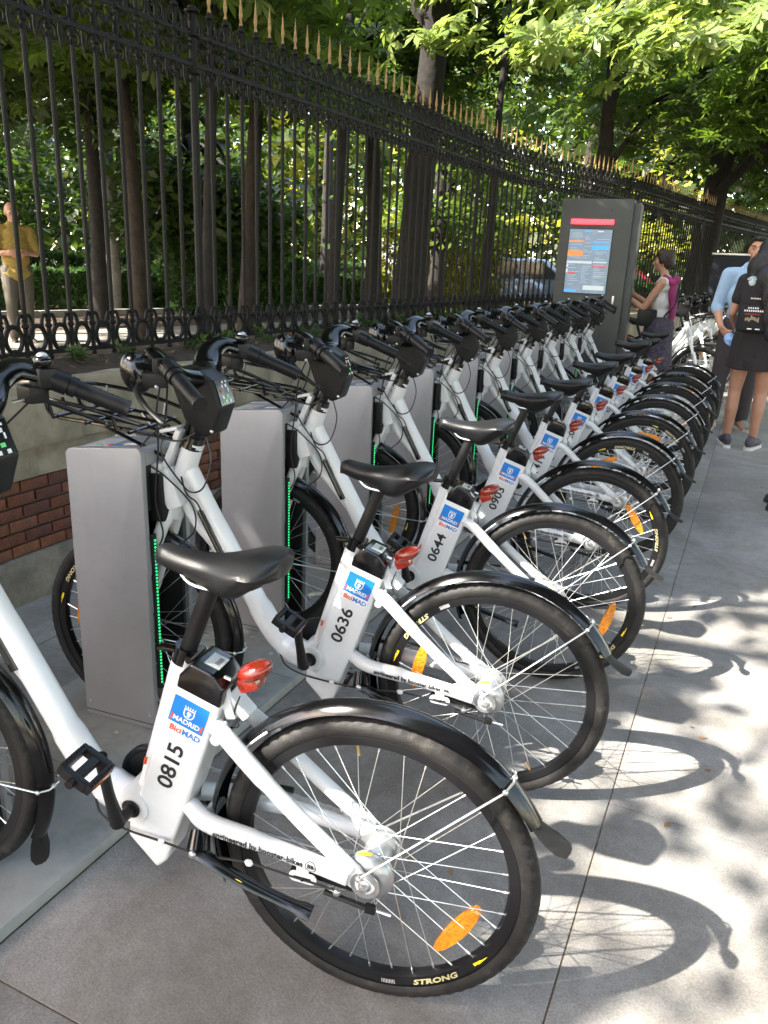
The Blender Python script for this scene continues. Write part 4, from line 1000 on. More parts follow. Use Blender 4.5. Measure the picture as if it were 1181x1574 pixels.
    # ---- cranks, pedals, chainring, chain
    def crank(sy, ang):
        mb = MB(); b = Vector((.535, sy*.098, .36)); e = b+Vector((math.cos(ang), 0, math.sin(ang)))*.168+Vector((0, sy*.012, 0))
        mb.tube([b+Vector((0, -sy*.05, 0)), b], .013, 12); mb.tube(bez([b, b.lerp(e, .5)+Vector((0, sy*.004, 0)), e], 4), [.022, .020, .0175, .016, .0155, .0155, .016, .017, .018], 12, flat=(1, .75)); c = mb.build('crank', blk, r)
        mb = MB(); mb.ell(b+Vector((0, sy*.014, 0)), (.007, .004, .007), seg=8, rings=5); mb.build('crank_bolt', alu, c)
        pr = empty('pedal'); pr.parent = r; pc = e+Vector((0, sy*.062, 0)); tilt = -.5
        R = Matrix.Rotation(tilt, 3, 'Y')
        def P(x, y, z): return pc+R @ Vector((x*.86, (y-.02)*.84, z))
        mb = MB(); mb.tube([e, e+Vector((0, sy*.10, 0))], .009, 10)
        for x in (-.038, .038): mb.box(P(x, 0, 0), (.013, .080, .024), R=R, bev=.004)
        for y in (-.042, .042): mb.box(P(0, y, 0), (.058, .014, .022), R=R, bev=.004)
        mb.box(P(0, 0, 0), (.020, .070, .018), R=R, bev=.004)
        for x in (-.041, .041):
            for k in range(9): mb.box(P(x, -.036+k*.009, .013), (.006, .004, .004), R=R)
        mb.build('pedal_cage', blk, pr)
        mb = MB()
        for x in (-.0457, .0457): mb.box(P(x*1.02, 0, 0), (.0016, .044, .013), R=R)
        mb.build('pedal_reflector', orange, pr, smooth=False)
        mb = MB(); mb.ell(P(0, sy*.049, 0), (.007, .003, .007), seg=10, rings=5); mb.build('pedal_cap', alu, pr)
    crank(1, math.radians(83)); crank(-1, math.radians(-97))
    mb = MB(); mb.lathe([(.020, -.052), (.078, -.050), (.082, -.054), (.078, -.058), (.020, -.058)], 'y', 40, (.535, 0, .36), closed=True); cr = mb.build('chainring', blk, r)
    mb = MB(); mb.lathe([(.082, -.0485), (.090, -.0495), (.090, -.0605), (.082, -.0615), (.076, -.060), (.076, -.050)], 'y', 40, (.535, 0, .36), closed=True); mb.build('chain_guard', gloss, cr)
    mb = MB()
    for (a_, b_) in (((.545, .437), (.010, .380)), ((.545, .283), (.010, .292))):
        A = Vector((a_[0], -.055, a_[1])); B_ = Vector((b_[0], -.055, b_[1])); L = (B_-A).length; k = int(L/.0127)
        d = (B_-A)/L; R = Matrix((d, Vector((0, 1, 0)), d.cross(Vector((0, 1, 0))))).transposed()
        for i in range(k): mb.box(A+d*(i+.5)*.0127, (.0115, .007 if i % 2 else .004, .0085), R=R)
    mb.build('chain', hubm, r)
    mb = MB(); mb.box((.29, -.062, .405), (.17, .010, .012), R=Matrix.Rotation(.05, 3, 'Y'), bev=.003); mb.build('chain_cover', gloss, r)
    # sprocket
    mb = MB(); mb.lathe([(.012, -.048), (.040, -.050), (.044, -.054), (.040, -.058), (.012, -.058)], 'y', 28, (0, 0, .335)); mb.build('sprocket', hubm, r)
    # ---- rear roller brake
    mb = MB(); mb.lathe([(.012, .060), (.034, .059), (.046, .052), (.050, .044), (.050, .036), (.030, .035)], 'y', 32, (0, 0, .335)); mb.poly_prism([(.012, .345), (.16, .345), (.165, .325), (.10, .318), (.02, .300), (-.02, .31)], .052, .058, bev=.001)
    rb = mb.build('roller_brake', hubm, r)
    mb = MB(); mb.poly_prism([(.02, .335), (.155, .340), (.160, .318), (.10, .312), (.02, .305)], .059, .064, bev=.001); mb.tube([(.085, .066, .292), (.0, .066, .278)], .006, 8); mb.box((-.012, .066, .278), (.022, .012, .018), bev=.003); mb.build('brake_arm', blk, rb)
    mb = MB(); mb.ell((.058, .070, .300), (.009, .006, .009), seg=8, rings=5); mb.tube([(.12, .070, .316), (.055, .070, .300)], .0025, 6); mb.tube([(-.025, .066, .277), (-.055, .066, .274)], .003, 6); mb.build('brake_adjuster', alu, rb)
    mb = MB()
    for k in range(6):
        a0, a1 = math.radians(95-k*6), math.radians(95-(k+1)*6); mb.add([Vector((.0505*math.cos(a), y, .335+.0505*math.sin(a))) for a, y in ((a0, .037), (a1, .037), (a1, .045), (a0, .045))], [(0, 1, 2, 3)])
    mb.build('brake_decal', yel, rb)
    mb = MB(); mb.lathe([(.001, .086), (.008, .085), (.009, .076), (.013, .074), (.013, .070), (.030, .0712), (.030, .068)], 'y', 20, (0, 0, .335)); mb.build('axle_nut', alu, r)
    # kickstand folded up
    mb = MB(); mb.tube([(.372, .045, .345), (.365, .070, .315)], [.022, .026], 12); mb.tube(bez([(.365, .075, .318), (.320, .083, .306), (.250, .085, .282), (.175, .085, .262), (.105, .085, .246)], 4), [.019, .019, .018, .017, .017, .016, .016, .015, .015, .015, .014, .014, .014, .014, .015, .019, .019], 10, flat=(1, .6))
    ks = mb.build('kickstand', gloss, r)
    mb = MB(); mb.ell((.262, .0952, .287), (.014, .0015, .006), R=Matrix.Rotation(-.25, 3, 'Y'), seg=14, rings=6); mb.build('kickstand_decal', yel, ks)
    mb = MB(); mb.ell((.366, .092, .322), (.009, .006, .009), seg=10, rings=6); mb.build('kickstand_bolt', alu, ks)
    # ---- wheels, fenders, stays
    rw = make_wheel(r, 0, True); fw = make_wheel(r, XF, False)
    f = fender(r, -22, 150, 0, 150)
    f2 = fender(r, 64, 206, XF, 206)
    for cx, ang, fr_ in ((0, 134.5, f), (XF, 182, f2)):
        a = math.radians(ang); tip = Vector((cx+.372*math.cos(a), 0, .335+.372*math.sin(a)))
        mb = MB()
        for sy in (1, -1):
            side = Vector((cx+.355*math.cos(a), sy*.034, .335+.355*math.sin(a)))
            mb.tube([Vector((cx+.012, sy*.075, .352)) if cx == 0 else Vector((cx-.01, sy*.062, .345)), side, tip+Vector((0, sy*.016, 0))], .0024, 6)
            mb.ell(side, (.006, .005, .006), seg=8, rings=5)
        mb.tube([tip+Vector((0, -.016, 0)), tip+Vector((0, .016, 0))], .0024, 6); mb.ell(tip, (.006, .007, .006), seg=8, rings=5)
        if cx == 0: mb.ell((.012, .076, .352), (.007, .006, .007), seg=8, rings=5)
        mb.build('fender_stay', steel, r)
    # white reflective strip on the fender
    mb = MB(); 
    for k in range(4):
        a0, a1 = math.radians(50-k*3), math.radians(50-(k+1)*3); mb.add([Vector((rr*math.cos(a), -0+.0268, .335+rr*math.sin(a))) for a, rr in ((a0, .3545), (a1, .3545), (a1, .3500), (a0, .3500))], [(0, 1, 2, 3)])
    mb.build('fender_strip', stick_w, f)
    return r
bike0 = make_bike(); index_kids()
BA = .15
def rear_wheel(b): return [c for c in bpy.data.objects if c.parent == b and c.name.split('.')[0] == 'wheel']
NUM = ['0815', '0636', '0644', '0903', '1411', '1120', '1403', '0727', '1138', '0592']
SPIN = [-147, 12, -165, 146, 64, 101, -60, 30, 175, -100]
def number_mesh(b, txt):
    V, F = text_mesh(txt, .058, res=3, bold=.0012)
    bc = Vector((.437, 0, .478)); out = []
    # reads upwards along the case
    for v in V:
        p = bc+BU*(.012+v.x*1.02-.004)+BV*(-.002-v.y*.86); out.append(Vector((p.x, .0441, p.z)))
    out = [Vector((p.x, p.y, p.z)) for p in out]
    return mk('bike_number', out, F, ink, b, smooth=False)
desc = ['white hire bicycle numbered 0815, nearest the camera', 'white hire bicycle numbered 0636, second in the row', 'white hire bicycle numbered 0644, third in the row', 'white hire bicycle numbered 0903, fourth in the row', 'white hire bicycle numbered 1411, fifth in the row', 'white hire bicycle, sixth in the row, right behind number 1411', 'white hire bicycle, seventh in the docked row', 'white hire bicycle, eighth in the docked row, beside the third from last', 'white hire bicycle, last but one of the docked row', 'white hire bicycle, last of the docked row in front of the kiosk']
SAD = [0, .012, .015, .018, -.01, .01, .0, .03, .0, .01]
bikes = []
for k in range(10):
    b = bike0 if k == 0 else copy_tree(bike0)
    bikes.append(b)
for k, b in enumerate(bikes):
    b.location = (-.52683, 1.20035+.76017*k, 0); b.rotation_euler = (0, 0, PI+BA+(0 if k < 3 else random.uniform(-.012, .012)))
    tag(b, desc[k], 'bicycle', 'white hire bicycles docked in a row')
    number_mesh(b, NUM[k])
    for c in [o for o in bpy.data.objects if o.parent == b]:
        nm = c.name.split('.')[0]
        if nm == 'wheel':
            c.rotation_euler = (0, -math.radians(SPIN[k]+147) if c.location.x < .5 else random.uniform(0, 6), 0)
        if nm in ('saddle', 'seat_post') and SAD[k]:
            c.location = c.location+Vector((-.38, 0, 1)).normalized()*SAD[k]
# second rack beyond the kiosk: bicycles parked the other way round
for i, (x, y) in enumerate([(-1.72, 10.55), (-1.66, 11.4), (-1.6, 12.3), (-1.45, 13.3)]):
    b = copy_tree(bike0 if False else bikes[0]); 
    b.location = (x, y, 0); b.rotation_euler = (0, 0, .02+random.uniform(-.05, .05))
    tag(b, 'white hire bicycle beyond the kiosk, its front wheel towards the street, ' + ['nearest of that rack', 'second of that rack', 'third of that rack', 'last of that rack'][i], 'bicycle', 'bicycles of the farther rack')
    for c in [o for o in bpy.data.objects if o.parent == b and o.name.startswith('wheel')]: c.rotation_euler = (0, random.uniform(0, 6), 0)

# ------------------------------------------------------------------ trees of the street side (unseen, added out of frame to close the sky over the pavement)
for i, (x, y) in enumerate([(6.2, -5), (6.2, 3.5), (6.4, 12), (6.6, 21)]):
    bl = [(x-1.4, y, 6.2, 2.8, 3.0, 2.0), (x-2.6, y+2.0, 5.6, 2.2, 2.2, 1.5), (x+1, y-1, 7, 3, 3, 2.2), (x-2.8, y-2.4, 5.8, 2.2, 2.2, 1.4), (x-.5, y+1.5, 8.5, 2.6, 2.6, 1.6)]+([(x-3.6, y+1.0, 5.0, 1.6, 2.2, 1.1), (x-4.2, y+3.4, 5.6, 1.7, 2.0, 1.0)] if i < 1 else [])+([(2.7, .2, 5.3, 1.5, 1.9, .9), (2.3, -2.6, 5.4, 1.5, 1.9, .9), (3.0, 2.6, 5.6, 1.6, 1.8, 1.0)] if i == 1 else [])
    T(['street tree standing at the kerb behind the viewer', 'street tree at the kerb beside the viewer', 'street tree at the kerb beside the kiosk', 'street tree at the kerb beyond the kiosk'][i], x, y, 0, .24, 7, (.1, .1), bl, [6500, 8500, 3600, 2600][i], SP, .36, leaf_dark, gap=False, per=24, clump=.6, group='trees along the kerb')
# far wood that closes the view behind the park
P = []
for (R_, n, z1) in ((34, 5200, 11), (46, 7600, 15), (62, 7600, 19)):
    a = np.radians(rng.uniform(-66, 12, n)); r_ = R_+rng.normal(size=n)*2.5; cl = fbm(np.degrees(a)*.55, r_*.0+R_, 8)
    z = .3+rng.random(n)**.9*z1*(.65+.6*cl); P.append(np.column_stack([r_*np.sin(a), r_*np.cos(a), z]))
for (R_, n, z1) in ((24, 3600, 13), (36, 3600, 16)):  # unseen ring beside and behind the viewer, added to block low sky light
    a = np.radians(rng.uniform(14, 292, n)); r_ = R_+rng.normal(size=n)*2; z = .3+rng.random(n)*z1; P.append(np.column_stack([r_*np.sin(a), r_*np.cos(a), z]))
P = np.concatenate(P); az = np.arctan2(P[:, 0], P[:, 1]); sa = math.atan2(SUN.x, SUN.y); P = P[~((np.abs((az-sa+PI) % (2*PI)-PI) < .55) & (P[:, 2] > 9))]; half = rng.random(len(P)); tone = fbm(P[:, 0]*.22, P[:, 1]*.22, 31)
wood = empty('far_wood', (0, 0, 0)); tag(wood, 'distant wood of mixed trees closing the view around the street and park', 'wood', kind='stuff')
for nm, msk, m_ in (('foliage', tone < .58, leaf_dark), ('foliage', (tone >= .58) & (half < .6), leaf_chest), ('foliage', (tone >= .58) & (half >= .6), leaf_yel)):
    o = leaf_mesh(nm, np.repeat(P[msk], 3, 0)+rng.normal(size=(msk.sum()*3, 3))*.55, .62, SL, m_, wood, .5); tag(o, kind='stuff')

# ------------------------------------------------------------------ kiosk
kio = empty('kiosk', (-1.70, 8.9, 0), .06); tag(kio, 'tall dark grey hire station kiosk with red light bar and lit information poster', 'kiosk')
grey = mat('kiosk_grey', (.062, .067, .062), .5, metal=.2, noise=.15, nscale=4, bump=.04, bscale=300)
greyd = mat('kiosk_dark', (.020, .021, .021), .5)
mb = MB(); mb.box((-.01, .115, 1.11), (.74, .23, 2.22), bev=.02); mb.build('body', grey, kio, auto=40)
mb = MB(); mb.box((.385, .20, 1.10), (.09, .30, 2.17), bev=.012); mb.build('side_panel', grey, kio, auto=40)
mb = MB(); mb.box((.364, .11, 1.0), (.012, .05, 1.9)); mb.build('side_groove', greyd, kio, smooth=False)
mb = MB(); mb.box((-.045, -.004, 1.992), (.445, .02, .052), bev=.009); mb.build('light_bar', mat('red_light', (.8, .05, .06), .4, emit=(1, .05, .07), estr=.40), kio)
pk = [mat('poster_ground', (.10, .13, .17), .3, emit=(.30, .42, .55), estr=.075, noise=.35, nscale=7), mat('poster_orange', (.7, .25, .08), .4, emit=(1, .30, .09), estr=.06), mat('poster_blue', (.05, .25, .6), .4, emit=(.06, .36, 1), estr=.12), mat('poster_white', (.3, .33, .33), .4, emit=(.8, .9, .9), estr=.075), mat('poster_red', (.5, .04, .05), .4, emit=(.8, .06, .08), estr=.08), mat('poster_grey', (.2, .25, .28), .4, emit=(.5, .6, .68), estr=.075), mat('poster_green', (.2, .3, .1), .4, emit=(.5, .7, .3), estr=.09)]
mb = MB(); mb.box((-.047, -.002, 1.592), (.46, .012, .668), bev=.003); fr_ = mb.build('poster_frame', greyd, kio)
mb = MB(); mb.box((-.047, -.0085, 1.592), (.440, .004, .650)); po = mb.build('poster', pk[0], fr_, smooth=False)
mb = MB(); g = random.Random(5)
def pb(u0, v0, u1, v1, m_): mb.m = m_; x0 = -.267+.44*u0; x1 = -.267+.44*u1; z0 = 1.917-.65*v0; z1 = 1.917-.65*v1; mb.add([(x0, -.0112, z1), (x1, -.0112, z1), (x1, -.0112, z0), (x0, -.0112, z0)], [(0, 1, 2, 3)])
pb(0, .175, .37, .20, 1); pb(0, .33, .37, .42, 1); pb(.57, .185, .95, .20, 2); pb(.57, .25, .96, .31, 2); pb(0, .495, .60, .53, 3); pb(.63, .495, .95, .515, 3); pb(0, .54, .045, .595, 3); pb(0, .62, .045, .68, 3)
pb(.05, .675, .22, .70, 4); pb(.62, .565, .95, .59, 4); pb(0, .945, .29, .985, 2); pb(.45, .875, .95, .945, 3); pb(.04, .60, .24, .607, 6); pb(.04, .718, .24, .725, 6); pb(.68, .725, .95, .732, 6); pb(.36, .02, .55, .04, 2); pb(.55, .02, .58, .04, 4); pb(.66, .02, .80, .04, 3)
for col, (u0, u1) in enumerate(((.06, .34), (.38, .60), (.66, .94))):
    for r_ in range(30):
        v = .06+r_*.0285
        if g.random() < .32 or (col == 0 and (.16 < v < .21 or .32 < v < .43)) or (col == 2 and (.17 < v < .32)) or .485 < v < .54 or v > .86: continue
        pb(u0, v, u0+(u1-u0)*g.uniform(.4, 1), v+.008, 5)
mb.build('poster_print', pk, po, smooth=False)
mb = MB(); mb.tube([(.145, -.002, 2.105), (.145, .01, 2.105)], .010, 12); mb.build('lock', greyd, kio)
mb = MB(); mb.box((.262, -.006, 1.205), (.022, .014, .095), bev=.004); mb.build('card_slot', alu, kio)

# ------------------------------------------------------------------ people
def remesh(name, mb, voxel, m, parent, smooth=3, disp=None):
    me = bpy.data.meshes.new('tmp'); me.from_pydata([tuple(v) for v in mb.V], [], mb.F); me.update()
    bm = bmesh.new(); bm.from_mesh(me); bmesh.ops.recalc_face_normals(bm, faces=bm.faces[:]); bm.to_mesh(me); bm.free()
    o = bpy.data.objects.new('tmp', me); COL.objects.link(o)
    md = o.modifiers.new('r', 'REMESH'); md.mode = 'VOXEL'; md.voxel_size = voxel; md.use_smooth_shade = True
    sm = o.modifiers.new('s', 'SMOOTH'); sm.factor = .5; sm.iterations = smooth
    dg = bpy.context.evaluated_depsgraph_get(); out = bpy.data.meshes.new_from_object(o.evaluated_get(dg)); out.name = name
    bpy.data.objects.remove(o); out.materials.clear(); out.materials.append(m)
    return link(bpy.data.objects.new(name, out), parent)
def cap(mb, a, b, ra, rb, seg=14):
    a, b = Vector(a), Vector(b); mb.ell(a, (ra, ra, ra), seg=seg, rings=8); mb.ell(b, (rb, rb, rb), seg=seg, rings=8)
    n = 4; mb.tube([a.lerp(b, i/n) for i in range(n+1)], [ra+(rb-ra)*i/n for i in range(n+1)], seg)
def limb(mb, pts, rs):
    for i in range(len(pts)-1): cap(mb, pts[i], pts[i+1], rs[i], rs[i+1])
def hand(mb, wrist, dirv, palm_n, side):
    """palm, four unequal bent fingers and a thumb leaving the side of the palm"""
    w = Vector(wrist); d = Vector(dirv).normalized(); n = Vector(palm_n); n = (n-d*n.dot(d)).normalized(); s_ = d.cross(n)*side
    for t in (-.022, 0, .022): cap(mb, w+s_*t*.5, w+d*.085+s_*t*1.15, .016, .013, 8)
    for i, L in enumerate((.070, .078, .072, .056)):
        o = w+d*.088+s_*(.028-.0185*i); b1 = o+d*L*.5+n*.010; b2 = b1+d*L*.30+n*.020; b3 = b2+d*L*.12+n*.018
        cap(mb, o, b1, .0098, .0090, 8); cap(mb, b1, b2, .0090, .0084, 8); cap(mb, b2, b3, .0084, .0078, 8)
    t0 = w+d*.022+s_*.024; t1 = t0+d*.036+s_*.028+n*.012; t2 = t1+d*.034+s_*.006+n*.014
    cap(mb, t0, t1, .0125, .0110, 8); cap(mb, t1, t2, .0110, .0092, 8)
def head(mb, c, sc, turn=0, female=False):
    R = Matrix.Rotation(turn, 3, 'Z')
    def Q(x, y, z): return Vector(c)+R @ Vector((x, y, z))*sc
    mb.ell(Q(0, .012, .022), (.076*sc, .094*sc, .098*sc), R=R, seg=20, rings=12)
    mb.ell(Q(0, -.030, -.040), (.056*sc, .062*sc, .068*sc), R=R, seg=16, rings=10)
    mb.ell(Q(0, -.052, -.088), (.030*sc, .030*sc, .024*sc), R=R)                     # chin
    cap(mb, Q(0, -.086, .012), Q(0, -.106, -.028), .009*sc, .015*sc)                # nose
    mb.ell(Q(0, -.080, -.060), (.026*sc, .014*sc, .011*sc), R=R)                     # lips
    mb.ell(Q(0, -.079, .026), (.055*sc, .016*sc, .012*sc), R=R)                      # brow
    for s_ in (-1, 1):
        mb.ell(Q(s_*.042, -.062, -.020), (.022*sc, .022*sc, .020*sc), R=R)
        mb.ell(Q(s_*.077, .008, -.010), (.010*sc, .020*sc, .032*sc), R=R)
def face_parts(parent, c, sc, turn, hairm):
    R = Matrix.Rotation(turn, 3, 'Z')
    def Q(x, y, z): return Vector(c)+R @ Vector((x, y, z))*sc
    ew = mat('eye_white', (.6, .58, .55), .3) if 'eye_white' not in MATS else MATS['eye_white']
    for s_ in (-1, 1):
        mb = MB(); mb.ell(Q(s_*.031, -.079, .004), (.0135*sc, .008*sc, .0065*sc), R=R); e = mb.build('eye', ew, parent)
        mb = MB(); mb.ell(Q(s_*.031, -.0865, .004), (.0058*sc, .003*sc, .0058*sc), R=R); mb.build('iris', ink, e)
        mb = MB(); mb.tube([Q(s_*.012, -.094, .028), Q(s_*.030, -.096, .036), Q(s_*.052, -.082, .030)], .0045*sc, 6); mb.build('eyebrow', hairm, parent)
    mb = MB(); mb.ell(Q(0, -.0935, -.060), (.024*sc, .006*sc, .006*sc), R=R); mb.build('mouth', mat('lips', (.36, .13, .10), .5) if 'lips' not in MATS else MATS['lips'], parent)
def shoe(parent, p, ang, m1, m2, sc=1, name='shoe'):
    R = Matrix.Rotation(ang, 3, 'Z'); P = lambda x, y, z: Vector(p)+R @ Vector((x, y, z))*sc
    sh = empty(name); sh.parent = parent
    mb = MB()
    for y, rx, rz, z in ((-.155, .036, .026, .042), (-.11, .044, .036, .048), (-.05, .043, .045, .056), (.01, .037, .052, .068), (.06, .036, .050, .070)): mb.ell(P(0, y, z), (rx*sc, .060*sc, rz*sc), R=R)
    mb.ell(P(0, .02, .10), (.038*sc, .045*sc, .022*sc), R=R)
    remesh('shoe_upper', mb, .008, m1, sh, 4)
    mb = MB(); pts = []
    out = [(0, -.215), (.030, -.20), (.050, -.15), (.050, -.08), (.040, -.01), (.040, .06), (.030, .10), (0, .112), (-.030, .10), (-.040, .06), (-.040, -.01), (-.046, -.08), (-.046, -.15), (-.028, -.20)]
    n = len(out)
    for z in (.002, .030):
        for x, y in out: mb.V.append(P(x, y, z))
    for i in range(n): mb.F.append((i, (i+1) % n, n+(i+1) % n, n+i)); mb.M.append(0)
    mb.F.append(tuple(range(n))[::-1]); mb.F.append(tuple(range(n, 2*n))); mb.M += [0, 0]
    mb.build('sole', m2, sh, auto=40)
def torso(mb, k=0.0, female=False, sc=1, lo=.88, hi=1.47):
    sw = .185 if not female else .162; ch = .110 if not female else .098
    if lo < .95: mb.ell((0, .012, .93), (.168+k, .108+k, .10+k), seg=20, rings=12)
    mb.ell((0, .0, 1.06), ((.142 if not female else .125)+k, .098+k, .13+k), seg=20, rings=12)
    mb.ell((0, .0, 1.22), ((.160 if not female else .142)+k, ch+k, .16+k), seg=20, rings=12)
    mb.ell((0, .008, 1.36), (.158+k, .092+k, .095+k), seg=20, rings=12)
    cap(mb, (-sw+.03, .01, 1.405), (sw-.03, .01, 1.405), .052+k, .052+k)
    cap(mb, (-.06, .01, 1.43), (.06, .01, 1.43), .05+k*.6, .05+k*.6)
    if female:
        for s_ in (-1, 1): mb.ell((s_*.062, -.075, 1.25), (.056+k, .052+k, .056+k))
def person(label, loc, rz, H, arms, skinm, female=False, turn=0, tilt=(0, 0), legs=.095, toe=.25, step=(0, 0)):
    r = empty('person', loc, rz); tag(r, label, 'person'); sc = H/1.74; r.scale = (sc, sc, sc)
    mb = MB(); torso(mb, 0, female)
    sw = .185 if not female else .165
    cap(mb, (0, .012, 1.43), (tilt[0]*.7, .0+tilt[1]*.7, 1.535), .055 if not female else .046, .050 if not female else .043)
    hc = Vector((tilt[0], -.005+tilt[1], 1.625)); head(mb, hc, 1.0 if not female else .95, turn, female)
    for i, s_ in enumerate((-1, 1)):
        el, wr, hd, pn = arms[i]
        limb(mb, [(s_*sw, .01, 1.405), tuple(Vector((s_*sw, .01, 1.405)).lerp(Vector(el), .5)), el, tuple(Vector(el).lerp(Vector(wr), .4)), wr], [.054, .046, .038, .038, .025] if not female else [.046, .040, .033, .033, .022])
        hand(mb, wr, hd, pn, s_ if i == 0 else s_)
        a = (s_*.088, .01, .93); kx = s_*legs; st = step[i]
        limb(mb, [a, (s_*(.088+legs)/2+0, .0+st*.3, .70), (kx, -.005+st*.55, .49), (kx, .028+st*.8, .34), (kx, .03+st, .10)], [.092, .080, .056, .056, .036] if not female else [.094, .076, .052, .052, .034])
        cap(mb, (kx, .03+st, .07), (kx+s_*.03*toe*4*.3, -.10+st, .035), .038, .030)
    body = remesh('body', mb, .009, skinm, r, 3)
    return r, body, hc
def sleeve(mb, i, s_, el, wr, k, frac, female, fore=0):
    sw = .185 if not female else .165; a = Vector((s_*sw, .01, 1.405)); e = Vector(el); w = Vector(wr)
    if frac <= 1: b = a.lerp(e, frac); limb(mb, [tuple(a), tuple(b)], [.054+k, .046+k])
    else: limb(mb, [tuple(a), tuple(e), tuple(e.lerp(w, frac-1))], [.054+k, .042+k, .040+k])
def hairblob(name, prims, m, parent, voxel=.008, smooth=2):
    mb = MB()
    for p in prims:
        if len(p) == 2: mb.ell(p[0], p[1], seg=16, rings=10)
        else: cap(mb, p[0], p[1], p[2], p[3])
    return remesh(name, mb, voxel, m, parent, smooth)
def cloth(name, col, rough=.85, noise=.15, ns=30, bump=.25): return mat(name, col, rough, noise=noise, nscale=ns, bump=bump, bscale=38)
hair_b = mat('hair_brown', (.035, .020, .014), .45, noise=.5, nscale=60, bump=.8, bscale=140)
hair_k = mat('hair_black', (.010, .009, .010), .42, noise=.4, nscale=40, bump=.8, bscale=120)
hair_g = mat('hair_grey', (.16, .14, .12), .7, noise=.4, nscale=60)

# woman at the kiosk
ARM = [((-.175, -.13, 1.13), (-.080, -.34, 1.27), (.15, -.5, .85), (.6, -.3, .0)), ((.175, -.16, 1.12), (.070, -.36, 1.235), (-.15, -.5, .8), (-.6, -.3, .0))]
r, b, hc = person('woman with short brown hair, white top and dark patterned skirt tapping at the kiosk', (-1.0, 9.50, 0), -PI/2-.06, 1.75, ARM, skin, True, 0, (0, -.035))
mb = MB(); torso(mb, .012, True); mb.ell((0, .012, .95), (.178, .125, .12))
o = remesh('tank_top', mb, .0075, cloth('top_white', (.62, .62, .60)), r, 3)
mb = MB(); prof = [(.158, 1.04), (.186, .98), (.196, .90), (.200, .75), (.225, .60), (.245, .46)]; n = 40
for z in range(len(prof)):
    for k in range(n):
        a = 2*PI*k/n; f = 1+.035*math.sin(a*9+z*.4)*(z/5); mb.V.append(Vector((prof[z][0]*f*math.cos(a), .01+prof[z][0]*.82*f*math.sin(a), prof[z][1])))
for z in range(len(prof)-1):
    for k in range(n): mb.F.append((z*n+k, z*n+(k+1) % n, (z+1)*n+(k+1) % n, (z+1)*n+k)); mb.M.append(0)
mb.build('skirt', mat('skirt_print', (.018, .015, .026), .85, col2=(.085, .068, .095), nscale=34, bump=.3, bscale=30), r)
hairblob('hair', [(hc+Vector((0, .022, .045)), (.088, .100, .082)), (hc+Vector((0, .055, .0)), (.080, .070, .085)), (hc+Vector((0, -.035, .078)), (.072, .055, .038)), (hc+Vector((.07, .0, .02)), (.022, .045, .055)), (hc+Vector((-.07, .0, .02)), (.022, .045, .055)), (hc+Vector((0, .055, -.055)), (.055, .035, .035))], hair_b, r)
face_parts(r, hc, .95, 0, hair_b)
pink = cloth('cardigan_magenta', (.26, .020, .115))
mb = MB()
for s_ in (-1, 1): limb(mb, [(s_*.135, -.055, 1.36), (s_*.13, .02, 1.455), (s_*.10, .10, 1.40)], [.028, .034, .04])
mb.ell((0, .105, 1.30), (.150, .045, .14)); mb.ell((0, .130, 1.13), (.110, .040, .16)); mb.ell((.02, .125, 1.01), (.065, .030, .09)); mb.ell((0, .12, 1.43), (.10, .05, .05))
remesh('cardigan', mb, .009, pink, r, 4)
bag = MB(); bag.box((.150, -.11, 1.03), (.085, .21, .19), R=Matrix.Rotation(.3, 3, 'Z'), bev=.041)
bg_ = bag.build('tmpbag', blk, None); bg_.name = 'shoulder_bag'; bg_.parent = None
bg_.matrix_world = Matrix.Translation(Vector((-1.0, 9.50, 0))) @ Matrix.Rotation(-PI/2-.06, 4, 'Z'); tag(bg_, 'black shoulder bag hanging at the hip of the woman by the kiosk', 'bag')
mb = MB(); mb.tube(bez([(.165, -.16, 1.07), (.10, -.135, 1.22), (-.02, -.112, 1.36), (-.10, -.03, 1.475), (-.06, .10, 1.44), (.06, .165, 1.22), (.16, .07, 1.05)], 6), .010, 8, flat=(1, .5)); st_ = mb.build('strap', blk, bg_)
for i, s_ in enumerate((-1, 1)): shoe(r, (s_*.095, .03, 0), s_*.12, mat('shoe_red', (.30, .05, .05), .6) if i == 0 else MATS['shoe_red'], MATS.get('sole_brown') or mat('sole_brown', (.12, .07, .05), .8))

# man in light blue shirt
ARM = [((-.245, .01, 1.12), (-.215, -.17, .96), (.2, -.6, -.3), (1, 0, 0)), ((.245, .02, 1.12), (.23, -.10, .90), (-.1, -.3, -1), (-1, 0, 0))]
r, b, hc = person('man in light blue shirt with rolled sleeves, facing the woman with the backpack', (-.125, 8.78, 0), .18, 1.88, ARM, skin, False, -.28, (.02, -.01), legs=.13)
bl_ = cloth('shirt_blue', (.30, .44, .62), .8, .1)
mb = MB(); torso(mb, .020); 
for i, s_ in enumerate((-1, 1)): sleeve(mb, i, s_, ARM[i][0], ARM[i][1], .014, 1.15, False)
mb.ell((0, .01, .95), (.182, .128, .08)); cap(mb, (-.03, .0, 1.47), (.03, .0, 1.47), .058, .058)
sh = remesh('shirt', mb, .009, bl_, r, 3)
mb = MB()
for s_ in (-1, 1): mb.add([(s_*.012, -.066, 1.475), (s_*.055, -.062, 1.505), (s_*.062, -.082, 1.455), (s_*.030, -.098, 1.425)], [(0, 1, 2, 3)])
mb.build('collar', bl_, sh)
mb = MB()
for i, s_ in enumerate((-1, 1)): limb(mb, [(s_*.085, .01, .95), (s_*.105, 0, .70), (s_*.13, -.005, .49), (s_*.13, .03, .12)], [.112, .096, .074, .064])
mb.ell((0, .012, .95), (.176, .12, .09)); remesh('trousers', mb, .010, cloth('trousers_brown', (.050, .040, .042)), r, 3)
